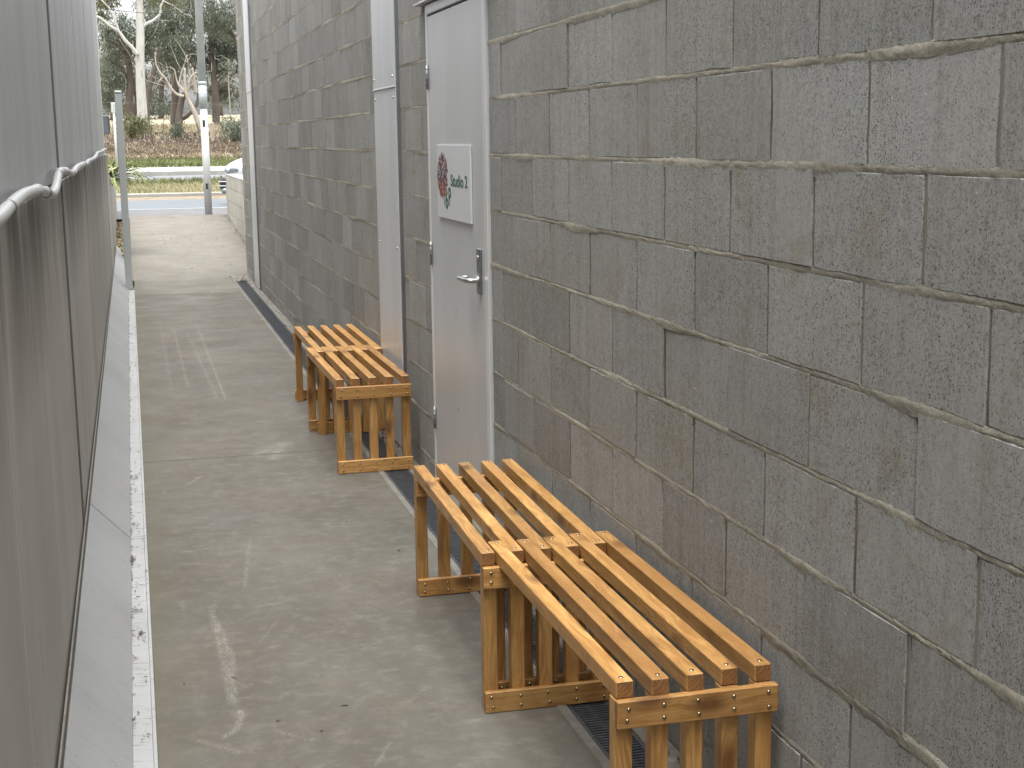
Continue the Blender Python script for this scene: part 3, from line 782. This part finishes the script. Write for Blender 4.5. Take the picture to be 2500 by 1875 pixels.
pts += [(random.gauss(1.16, .03), random.gauss(15.95, .08), .012) for _ in range(60)]+[(random.gauss(1.24, .02), random.gauss(7.2, .15), .006) for _ in range(60)]
pts += [(random.uniform(1.21, 1.27), random.uniform(2.8, 8), .006) for _ in range(70)]
leaves('leaf_litter', pts, 'dark leaf fragments lying on the drain and its edge', 'leaf_dark', .006, .022)
pts = [onfloor(450, 1669), onfloor(470, 580), onfloor(545, 595), onfloor(385, 980), onfloor(640, 770)]
pts += [Vector((random.uniform(0, 1.05), random.uniform(3, 16.4), 0)) for _ in range(45)]
leaves('leaf_litter', pts, 'a few scattered leaf scraps on the concrete path', 'leaf_dead', .004, .014)
pts = [(random.uniform(1.0, 1.27), random.uniform(16.2, 16.8), .006) for _ in range(25)]+[(random.uniform(0, 1.45), y, RZ(y)) for y in [random.uniform(17, 23) for _ in range(40)]]
pts += [(1.48-abs(random.gauss(0, .02)), y, RZ(y)) for y in [random.uniform(17, 23.3) for _ in range(120)]]
leaves('leaf_litter', pts, 'dark leaf scraps along the ramp and its low wall', 'leaf_dead', .008, .025)
# mulch bed
tag(mesh_obj('garden_bed', [(LX, 20.0, .02), (-.03, 20.0, .02), (-.03, 25, .33), (LX, 25, .33)], [(0, 1, 2, 3)], 'dirt'), 'narrow mulched bed between the planter wall and the ramp', kind='structure')
box('ramp_edge', -.034, -.029, 16.7, 23.4, -.1, .0, 'kerbc', rp, 0)
pts = [(random.uniform(LX+.01, -.025), y, .03+max(0, (y-19.0)*.056)+random.uniform(0, .03)) for y in [random.uniform(19.2, 24) for _ in range(1500)]]
leaves('bark_mulch', pts, 'red brown bark mulch and leaves in the bed past the sill', 'mulch', .012, .04, .5)
pts = [(random.uniform(LX+.01, -.025), y, .06+max(0, (y-19.0)*.056)) for y in [random.uniform(20.1, 24) for _ in range(250)]]
leaves('leaf_litter', pts, 'pale dry leaves on the bark mulch', 'ramp', .012, .03, .5)

# strappy plant over the planter wall
MAT['strap'] = plain('strap_leaf', (.13, .17, .05), .5, 0, .5, 9)
MAT['strap_y'] = plain('strap_leaf_dry', (.26, .24, .09), .6, 0, .4, 9)
sp = thing('strappy_plant', 'strappy green and yellow plant leaning over the planter wall', 'plant', (-.36, 18.9, .98))
for i in range(46):
    a = random.gauss(-.2, 1.1); l = random.uniform(.35, .85); h = random.uniform(.15, .55); pts = []
    for k in range(8):
        t = k/7; pts.append(Vector((math.cos(a)*l*t, math.sin(a)*l*t, h*t*2.1-h*2.1*t*t*random.uniform(.9, 1.15))))
    V = []; Fq = []
    sd_ = Vector((-math.sin(a), math.cos(a), 0))
    for k, q in enumerate(pts):
        wd = .02*(1-(k/7)**2)+.002; V += [q-sd_*wd+Vector((0, 0, wd*.5)), q, q+sd_*wd+Vector((0, 0, wd*.5))]
    for k in range(7):
        for j in (0, 1): n0 = k*3+j; Fq.append((n0, n0+1, n0+4, n0+3))
    mesh_obj('leaf', V, Fq, 'strap' if random.random() < .6 else 'strap_y', sp, smooth=True)

# ------------------------------------------------------------------ street poles
bp = atY(509.7, 524, 23.62); tp = atY(478, 0, 23.62)
pole = thing('street_pole', 'tall light pole at the top of the ramp, white below and grey above', 'pole', (bp.x, 23.62, .37))
zs = [(-.05, .062), (1.70, .060), (1.705, .058), (2.10, .056), (2.105, .062), (2.18, .062), (2.185, .047), (6.5, .036)]
pb = lambda z: (0, 0, z)
tube('lower_shaft', [pb(-.05), pb(1.70)], [.060, .058], 'white', pole, 16)
tube('upper_shaft', [pb(1.702), pb(2.06)], [.067, .067], 'galv', pole, 16)
tube('collar', [pb(2.06), pb(2.10), pb(2.12)], [.0685, .0685, .064], 'galv', pole, 16)
tube('upper_shaft', [pb(2.12), pb(4.2), pb(7)], [.063, .058, .045], 'galv', pole, 16)
for z in (1.93, 1.99): tube('band', [pb(z-.008), pb(z+.008)], .0675, 'white', pole, 16)
for z, h_ in ((1.46, .055), (.46, .045)): box('tag_plate', -.03, .01, -.064, -.061, z-h_, z+h_, 'dark', pole, .001)
g2 = atY(506.8, 411, 49.8)
tag(box('grey_post', g2.x-.058, g2.x+.058, 49.7, 49.82, .6, atY(506, 276, 49.8).z, 'post', None, .01), 'plain grey post on the far path behind the street pole', 'post')
s0 = atY(278, 275, 37)
sp_ = thing('street_sign', 'small white sign on a thin white pole behind the gate post', 'sign', (s0.x, 37, .5))
tube('pole', [(0, 0, -.05), (0, 0, atY(278, 252, 37).z-.5)], .03, 'white', sp_, 10)
box('plate', -.06, .17, -.045, -.035, s0.z-.5, atY(278, 250, 37).z-.5, 'white', sp_, .005)
box('plate_centre', .0, .13, -.0485, -.0455, s0.z-.46, atY(278, 250, 37).z-.54, 'galv', sp_, .001)

# ------------------------------------------------------------------ car
MAT['carwhite'] = plain('car_white', (.46, .475, .49), .18, 0, .02, 2); MAT['carblack'] = plain('car_black_trim', (.015, .015, .017), .4)
MAT['glass'] = plain('car_glass', (.03, .035, .04), .06, 0, .02, 2); MAT['lamp'] = plain('lamp_glass', (.22, .24, .27), .1, .5, .3, 60)
MAT['tyre'] = plain('tyre_rubber', (.02, .02, .02), .85); MAT['chrome'] = plain('chrome', (.75, .76, .78), .12, 1., .03, 4)
car = thing('parked_car', 'white car facing the camera behind the low pale wall', 'car', (2.36, 26.35, .37), R(-33))
# stations: y, half width at belt, z bottom, z belt, z top, half width top
ST = [(0.0, .66, .24, .62, .70, .60), (.06, .82, .18, .66, .78, .70), (.20, .91, .18, .70, .84, .76), (.55, .945, .20, .76, .90, .80), (1.25, .95, .20, .84, .99, .82), (1.45, .95, .20, .88, 1.05, .80),
      (2.15, .95, .20, .95, 1.62, .66), (2.6, .95, .20, .96, 1.70, .65), (3.6, .95, .20, .98, 1.68, .64), (4.3, .94, .22, .98, 1.50, .64), (4.62, .90, .26, .95, 1.06, .74), (4.72, .82, .32, .85, .92, .70)]
V = []; Fc = []
for (y, wb, z0, zb, zt, wt) in ST:
    half = [(wb*.88, z0), (wb, z0+.12), (wb*1.01, (z0+zb)/2), (wb, zb), (wt+(wb-wt)*.35, zb+(zt-zb)*.5), (wt, zt-.05), (wt*.75, zt-.005), (0, zt+.012)]
    for x, z in half: V.append((-x, y, z))
    for x, z in half[-2::-1]: V.append((x, y, z))
n = 15
for i in range(len(ST)-1):
    for k in range(n-1): a = i*n+k; Fc.append((a, a+1, a+n+1, a+n))
    Fc.append((i*n+n-1, i*n, (i+1)*n, (i+1)*n+n-1))
Fc += [tuple(range(n-1, -1, -1)), tuple((len(ST)-1)*n+k for k in range(n))]
body = mesh_obj('body', V, Fc, 'carwhite', car, smooth=True)
md = body.modifiers.new('sub', 'SUBSURF'); md.levels = md.render_levels = 2
box('windscreen', -.60, .60, 1.50, 2.05, 1.16, 1.60, 'glass', car, .03).rotation_euler = (0, 0, 0)
car.children[-1].data.transform(Matrix.Rotation(0, 4, 'X'))
for s in (-1, 1):
    box('side_window', s*.79-.02, s*.79+.02, 2.0, 4.1, 1.05, 1.5, 'glass', car, .02)
    box('headlight', min(s*.50, s*.80), max(s*.50, s*.80), -.005, .14, .60, .70, 'lamp', car, .03)
    tube('headlight_ring', [(s*.72, -.012, .65), (s*.72, .02, .65)], .04, 'chrome', car, 16)
    g = box('grille', min(s*.06, s*.40), max(s*.06, s*.40), -.03, .02, .56, .70, 'carblack', car, .025)
    box('grille_rim', min(s*.05, s*.41), max(s*.05, s*.41), -.018, .01, .55, .715, 'chrome', car, .03)
    box('bumper_intake', min(s*.60, s*.93), max(s*.60, s*.93), .02, .22, .30, .50, 'carblack', car, .03)
    for z in (.35, .43): box('intake_bar', min(s*.62, s*.935), max(s*.62, s*.935), .0, .2, z, z+.022, 'carwhite', car, .008)
    tube('fog_lamp', [(s*.82, .0, .27), (s*.82, .05, .27)], .05, 'lamp', car, 14)
    mr = box('mirror', min(s*.98, s*1.14), max(s*.98, s*1.14), 1.75, 1.9, 1.0, 1.14, 'carwhite', car, .04)
    for y in (.90, 3.75):
        wv_ = tube('wheel', [(s*.74, y, .345), (s*.76, y, .345), (s*.93, y, .345), (s*.95, y, .345)], [.31, .345, .345, .31], 'tyre', car, 28)
        tube('rim', [(s*.90, y, .345), (s*.958, y, .345)], .23, 'galv', wv_, 20)
box('lower_lip', -.80, .80, .02, .18, .12, .21, 'carblack', car, .02)
box('number_plate', -.19, .19, -.045, -.03, .38, .49, 'white', car, .003)

# ------------------------------------------------------------------ trees
def bark(name, a, b, c):
    t = NT(name); p = t.pos()
    col = t.mix(t.ramp(t.noise(t.vscale(p, (3, 3, .9)), 1.6, 5, .65), .35, .68), a, b)
    col = t.mix(t.ramp(t.noise(t.vscale(p, (7, 7, 1.6)), 1., 4, .6), .64, .70), col, c)
    return t.out(col, .85, t.bump(t.noise(t.vscale(p, (14, 14, 2)), 1., 4), .5, .03))
MAT['bark_white'] = bark('gum_bark_white', (.56, .555, .53), (.42, .41, .385), (.13, .11, .09))
MAT['bark_pale'] = bark('gum_bark_pale', (.42, .375, .315), (.28, .245, .205), (.10, .08, .065))
MAT['bark_dark'] = bark('dark_bark', (.085, .07, .06), (.14, .115, .095), (.05, .04, .035))
def leafmat(name, a, b):
    t = NT(name); isl = t.n('NewGeometry').outputs['Random Per Island']
    p = t.pos(); c = t.mix(isl, a, b)
    c = t.mix(t.ramp(t.noise(p, .9, 3), .35, .65), c, tuple(x*.62 for x in a))
    m_ = t.out(c, .6, spec=.3)
    tr = t.n('BsdfTranslucent', {'Color': c}); mx = t.n('MixShader', {0: .3}); outn = t.t.nodes['Material Output']
    t.t.links.new(t.b.outputs[0], mx.inputs[1]); t.t.links.new(tr.outputs[0], mx.inputs[2]); t.t.links.new(mx.outputs[0], outn.inputs[0])
    return m_
MAT['leaf_grey'] = leafmat('gum_leaf_grey', (.13, .155, .115), (.26, .29, .225))
MAT['leaf_olive'] = leafmat('gum_leaf_olive', (.12, .135, .065), (.22, .23, .12))
MAT['leaf_deep'] = leafmat('gum_leaf_deep', (.085, .105, .075), (.19, .22, .155))
def foliage(name, clumps, mat, parent, dens=1., size=(.10, .24)):
    Vs = []; cnt = 0
    for (cx, cy, cz, rx, ry, rz) in clumps:
        n = int(1500*dens*(rx*rz)**.9)+40
        nb = max(5, n//55)
        d = RNG.normal(size=(nb, 3)); d /= np.linalg.norm(d, axis=1)[:, None]
        br = d*(RNG.random(nb)**.42)[:, None]*np.array([rx, ry, rz])+np.array([cx, cy, cz])
        idx = RNG.integers(0, nb, n)
        P = br[idx]+RNG.normal(size=(n, 3))*np.array([.17, .17, .15])
        ln = RNG.uniform(*size, n); wd = ln*RNG.uniform(.16, .30, n)
        dirv = RNG.normal(size=(n, 3))*.6; dirv[:, 2] -= .85; dirv /= np.linalg.norm(dirv, axis=1)[:, None]
        sd = np.cross(dirv, RNG.normal(size=(n, 3))); sd /= np.linalg.norm(sd, axis=1)[:, None]
        a = P; b = P+dirv*(ln*.45)[:, None]+sd*(wd*.5)[:, None]; c = P+dirv*ln[:, None]; e = P+dirv*(ln*.45)[:, None]-sd*(wd*.5)[:, None]
        Vs.append(np.stack([a, b, c, e], 1).reshape(-1, 3)); cnt += n
    V = np.concatenate(Vs); Fq = np.arange(cnt*4).reshape(-1, 4)
    return np_obj(name, V, Fq, mat, parent)
ZT1 = lambda x, y, Y: atY(200+x/4.424, y/4.424, Y)
def limb(pts, Y, r0, r1, n=5, dy=0.):
    P = [ZT1(x, y, Y+dy*i/len(pts)) for i, (x, y) in enumerate(pts)]
    Q = catmull(P, n); return Q, [r0+(r1-r0)*i/(len(Q)-1) for i in range(len(Q))]
def twigs(base_pts, n, ln, r=.012):
    out = []
    for _ in range(n):
        p = random.choice(base_pts); d = Vector((random.gauss(0, 1), random.gauss(0, .6), random.gauss(.25, .8))).normalized(); l = random.uniform(.4, 1)*ln
        q = [p]; 
        for k in range(3): d = (d+Vector((random.gauss(0, .35), random.gauss(0, .3), random.gauss(0, .35)))).normalized(); q.append(q[-1]+d*l/3)
        out.append((q, [r, r*.8, r*.6, r*.35]))
    return out
def tree(label, trunks, barkm, clumps, leaf, dens=1., twn=14, foot=None, extra=None, size=(.10, .24)):
    b = trunks[0][0][0]
    t = thing('gum_tree', label, 'tree', (0, 0, 0), group='trees behind the street')
    tubes('trunk', trunks[:1], barkm, t, 12)
    lst = trunks[1:]+twigs([p for tr in trunks for p in tr[0][len(tr[0])//3:]], twn, 1.3)
    tag(tubes('limbs', lst, barkm, t, 8), kind='stuff')
    if foot: tubes('rough_base', foot, 'bark_dark', t, 12)
    if clumps: foliage('crown', clumps, leaf, t, dens, size)
    return t
def cl(zx, zy, Y, rx, rz, ry=None):
    p = ZT1(zx, zy, Y); return (p.x, p.y, p.z, rx, ry or rx, rz)
Y1 = 64
tree('tall white barked gum tree with a bare straight trunk and two reaching limbs',
     [limb([(672, 1420), (658, 1300), (645, 1100), (632, 850), (628, 600), (632, 380), (625, 200), (622, 0), (600, -500)], Y1, .235, .13),
      limb([(600, 590), (540, 510), (470, 440), (395, 340), (290, 270), (190, 190), (90, 170)], Y1-.2, .085, .05, dy=-.5),
      limb([(400, 340), (365, 240), (320, 120), (250, 40), (150, -60)], Y1-.4, .05, .025),
      limb([(650, 300), (700, 255), (770, 220), (845, 150), (848, 80), (900, -20), (1000, -150)], Y1, .07, .035),
      limb([(880, 10), (960, 50), (1040, 100), (1110, 150), (1180, 170), (1170, 190)], Y1-.1, .022, .012)],
     'bark_white', [cl(200, -150, 64, 1.4, 1.0), cl(700, -300, 65, 2.2, 1.2), cl(1150, -250, 64, 1.3, .9), cl(260, 60, 65.5, .8, .6), cl(1010, -60, 66, 1.0, .5)], 'leaf_olive', .9, 10,
     foot=[(limb([(690, 1440), (668, 1345)], Y1, .30, .245)[0], [.32, .31, .29, .27, .26, .25])])
tree('broken pale tree with a leaning split trunk and bare crooked limbs',
     [limb([(1330, 1480), (1270, 1370), (1205, 1190), (1140, 1060), (1115, 900), (1110, 735)], 62.5, .13, .045),
      limb([(1100, 1040), (1030, 1020), (960, 950), (905, 850), (850, 790), (800, 690), (790, 560)], 62.4, .06, .02),
      limb([(1045, 920), (1075, 790), (1110, 680), (1135, 590)], 62.5, .035, .015), limb([(1110, 980), (1050, 930), (1020, 850), (1000, 760), (950, 720)], 62.5, .05, .015),
      limb([(1150, 980), (1160, 870), (1200, 810), (1245, 780)], 62.4, .04, .03), limb([(1230, 1010), (1215, 880), (1190, 730)], 62.9, .09, .04)],
     'bark_pale', None, None, twn=22, foot=[limb([(1040, 1400), (1050, 1250), (1075, 1100), (1110, 1000)], 62.8, .17, .10), limb([(1060, 1290), (1140, 1250), (1240, 1130), (1260, 1000)], 63, .10, .06)])
tree('spindly pale sapling near the block wall corner', [limb([(1615, 1400), (1605, 1250), (1590, 1000), (1585, 820), (1590, 640)], 61, .035, .015)], 'bark_pale', [cl(1590, 700, 61, .25, .3)], 'leaf_grey', 1, 8)
tree('dark forked tree standing behind the white gum',
     [limb([(690, 1330), (705, 1100), (735, 900), (800, 700), (850, 500)], 68, .17, .07), limb([(700, 1120), (760, 1010), (820, 930), (900, 800)], 68, .09, .04), limb([(690, 1000), (640, 800), (520, 600), (400, 420)], 68, .08, .03)],
     'bark_dark', [cl(800, 420, 69, 1.5, .8), cl(960, 600, 69, 1.0, .7), cl(450, 350, 69.5, 1.0, .8), cl(700, 560, 70, .9, .5)], 'leaf_deep', 1.4, 22)
tree('dark leaning tree at the left edge behind the gate post',
     [limb([(520, 1300), (515, 1050), (520, 800), (480, 600), (380, 480), (250, 420)], 70, .20, .08), limb([(520, 900), (440, 760), (300, 640)], 70, .09, .03), limb([(560, 1280), (590, 1100), (560, 900), (600, 700)], 71, .11, .05)],
     'bark_dark', [cl(300, 750, 70, 1.1, .8), cl(420, 900, 70.5, .8, .5), cl(250, 1000, 71, .8, .8), cl(380, 620, 71, .8, .6), cl(250, 300, 71, 1.0, .9)], 'leaf_grey', 1.0, 24)
tree('tree with hanging grey green foliage between the white gum and the street pole',
     [limb([(1000, 1350), (1010, 900), (980, 500), (930, 100), (900, -300)], 76, .22, .10), limb([(1000, 700), (1150, 450), (1250, 200)], 76, .10, .04)],
     'bark_dark', [cl(880, 330, 73, 1.1, .7), cl(1050, 480, 73.5, 1.1, .8), cl(1000, 200, 73, 1.4, .9), cl(1150, 650, 74, .8, .6), cl(1150, 100, 74, 1.2, .9), cl(800, 60, 74, 1.3, .8), cl(930, 620, 74.5, .7, .5)], 'leaf_grey', 1.7, 22)
tree('dense dark tree right of the street pole', [limb([(1450, 1350), (1440, 1000), (1400, 600), (1380, 200)], 74, .2, .1), limb([(1440, 1000), (1520, 920), (1650, 960)], 74, .06, .03), limb([(1430, 1000), (1480, 880), (1560, 800)], 74, .06, .03)],
     'bark_dark', [cl(1450, 480, 74, 1.1, .8), cl(1580, 420, 74, 1.1, .9), cl(1400, 700, 74.5, .8, .5), cl(1600, 750, 75, .9, .6), cl(1500, 980, 75, 1.0, .5), cl(1700, 600, 75, 1.2, .9), cl(1420, 250, 75, 1.0, .8)], 'leaf_deep', 1.5, 26)
tree('pale green tree high at the top right beside the block wall', [limb([(1800, 1300), (1740, 700), (1600, 300), (1500, 0)], 72, .10, .07), limb([(1600, 300), (1560, 340), (1620, 380), (1680, 375)], 72, .025, .018)],
     'bark_dark', [cl(1400, 180, 71, .9, .7), cl(1540, 250, 71.5, 1.0, .7), cl(1500, 20, 71, 1.3, .7), cl(1650, 120, 72, .9, .8)], 'leaf_grey', 1.0, 14)
tree('far tree filling the gap low behind the white gum', [limb([(860, 1300), (860, 1000), (880, 800)], 88, .18, .1)], 'bark_dark', [cl(860, 1080, 86, 1.5, .7), cl(780, 1200, 86, .9, .35), cl(1000, 1150, 87, .9, .5), cl(560, 1000, 88, 1.4, .9), cl(1000, 800, 88, 1.4, .9), cl(700, 800, 88, 1.2, .8)], 'leaf_deep', .9, 20)
tree('far olive tree low at the left behind the gate post', [limb([(330, 1300), (340, 1100), (300, 800)], 84, .16, .08)], 'bark_dark', [cl(330, 1130, 82, 1.0, .6), cl(440, 1180, 82, .7, .4), cl(200, 900, 84, 1.2, 1.2), cl(300, 520, 85, 1.3, .9), cl(450, 700, 85, 1., .7)], 'leaf_olive', 1., 18)
tree('far pale tree low behind the dense dark tree', [limb([(1500, 1250), (1500, 1000)], 90, .16, .1)], 'bark_dark', [cl(1450, 1120, 88, 1.4, .45), cl(1640, 1080, 88, 1.2, .6), cl(1330, 900, 89, 1.2, .8), cl(1650, 880, 89, 1.4, .6)], 'leaf_grey', .8, 12)
def shrub(label, zx, zy, Y, rx, rz, leaf, n=3):
    t = thing('shrub', label, 'shrub', (0, 0, 0), group='shrubs under the trees'); p = ZT1(zx, zy, Y)
    base = Vector((p.x, Y, gz(Y)))
    tubes('stems', [([base, base.lerp(p, .5)+Vector((random.gauss(0, .1), 0, 0)), p+Vector((random.gauss(0, rx*.5), 0, rz*.4))], [.02, .014, .006]) for _ in range(7)], 'bark_dark', t, 5)
    foliage('foliage', [(p.x+random.gauss(0, rx*.3), Y, p.z+random.gauss(0, rz*.2), rx, rx*.7, rz) for _ in range(n)], leaf, t, 1.6, (.08, .2))
shrub('olive green shrub at the foot of the white gum', 545, 1350, 62, .5, .38, 'leaf_olive')
shrub('grey green shrub close to the block wall corner', 1650, 1400, 60, .45, .42, 'leaf_grey')
shrub('small dark shrub beneath the broken pale tree', 1015, 1400, 62, .3, .28, 'leaf_deep', 2)
# fence post and wire, fallen branches
fp = ZT1(1415, 1490, 60.5)
tag(box('fence_post', fp.x-.07, fp.x+.07, 60.4, 60.54, fp.z-.2, ZT1(1415, 1320, 60.5).z, 'bark_pale', None, .02), 'short weathered timber fence post right of the street pole', 'post')
def branch(label, pts, Y, r): tag(tubes('fallen_branch', [limb(pts, Y, r, r*.4)]+twigs(limb(pts, Y, r, r)[0], 5, .5, .008), 'bark_dark'), label, 'branch', 'fallen branches under the trees')
branch('thin bare branch lying below the white gum toward the right', [(900, 1260), (960, 1310), (1010, 1340)], 61.5, .02)
branch('upright dead stick left of the broken pale tree', [(875, 1430), (885, 1300), (895, 1080)], 61.8, .022)
branch('fallen bough under the broken pale tree', [(1060, 1330), (1110, 1430), (1190, 1470)], 61.5, .03)
branch('dead dark stick beside the street pole', [(1240, 1330), (1255, 1400), (1262, 1470)], 61.2, .03)
for (x0, y0, x1, y1, lb) in [((400), 0, 1250, 30, 'thin overhead wire crossing the top of the trees'), (1350, -5, 1750, 70, 'thin overhead wire at the top right beside the block wall')]:
    a = ZT1(x0-600, y0-12, 45); b = ZT1(x1+500, y1+12, 45); tag(tube('overhead_wire', [a.lerp(b, k/12)-Vector((0, 0, .35*(1-(k/6-1)**2))) for k in range(13)], .009, 'dark', None, 6), lb, 'wire')
wr = thing('wire_fence', 'low wire strung between the trees behind the white gum', 'fence', (0, 0, 0))
tube('wire', [ZT1(-400, 1100, 66), ZT1(500, 1110, 66), ZT1(1000, 1118, 66), ZT1(2300, 1140, 66)], .005, 'clip', wr, 6)
for zx in (-300, 700, 1900): q = ZT1(zx, 1090, 66.05); tube('stake', [(q.x, q.y, gz(66)-.1), (q.x, q.y, q.z)], .03, 'bark_dark', wr, 6)

# ------------------------------------------------------------------ grass
def grass(name, label, mat, n, x0, x1, y0, y1, h, lean=.35, zf=gz, wd=.006):
    X = RNG.uniform(x0, x1, n); Y = RNG.uniform(y0, y1, n); Z = np.array([zf(y) for y in Y])-.01
    H = RNG.uniform(*h, n); a = RNG.uniform(0, 6.28, n); l = RNG.normal(0, lean, n)*H
    P = np.stack([X, Y, Z], 1); T = P+np.stack([np.cos(a)*l, np.sin(a)*l, H], 1); M_ = (P+T)/2+np.stack([np.zeros(n), np.zeros(n), H*.12], 1)
    s = np.stack([np.full(n, 1.), np.zeros(n), np.zeros(n)], 1)*wd*RNG.uniform(.6, 1.5, n)[:, None]
    V = np.stack([P-s, P+s, M_+s*.8, T, M_-s*.8], 1).reshape(-1, 3)
    b = np.arange(n)*5; Fq = np.concatenate([np.stack([b, b+1, b+2, b+4], 1), np.stack([b+4, b+2, b+3, b+3], 1)])
    me = bpy.data.meshes.new(name); fcs = [tuple(q) for q in np.stack([b, b+1, b+2, b+3, b+4], 1).tolist()]
    return tag(np_obj(name, V, np.stack([b, b+1, b+2, b+3, b+4], 1), mat, None, 5), label, kind='stuff')
MAT['g_dry'] = leafmat('grass_dry', (.34, .30, .17), (.46, .42, .27)); MAT['g_green'] = leafmat('grass_green', (.15, .18, .07), (.29, .29, .14))
MAT['g_straw'] = leafmat('grass_straw', (.24, .185, .125), (.34, .285, .205)); MAT['g_grey'] = leafmat('litter_grey', (.13, .105, .088), (.22, .18, .145))
MAT['g_tall'] = leafmat('grass_tall_pale', (.45, .38, .25), (.60, .53, .38))
grass('verge_grass', 'short dry straw coloured grass on the verge between the roads', 'g_dry', 9000, -4, 6, 30.5, 38.4, (.04, .13), .6, lambda y: .49, .008)
grass('verge_grass', 'greener taller tufts along the back of the verge', 'g_green', 4500, -4, 6, 35.5, 38.5, (.06, .20), .5, lambda y: .49, .008)
grass('green_grass', 'green grass strip behind the far concrete path', 'g_green', 7000, -5, 9, 50.2, 54.2, (.05, .16), .6, gz, .014)
grass('dry_grass', 'orange brown dry grass on the lower bank', 'g_straw', 9000, -5, 9, 53.6, 60, (.04, .16), .9, gz, .016)
grass('leaf_and_bark_litter', 'grey brown bark and leaf litter on the upper bank', 'g_grey', 9000, -5, 9, 56, 65, (.03, .14), 1.2, gz, .02)
grass('tall_dry_grass', 'tall pale dry grass under the trees', 'g_tall', 3600, -5, 10, 61.5, 72, (.10, .36), .45, gz, .012)
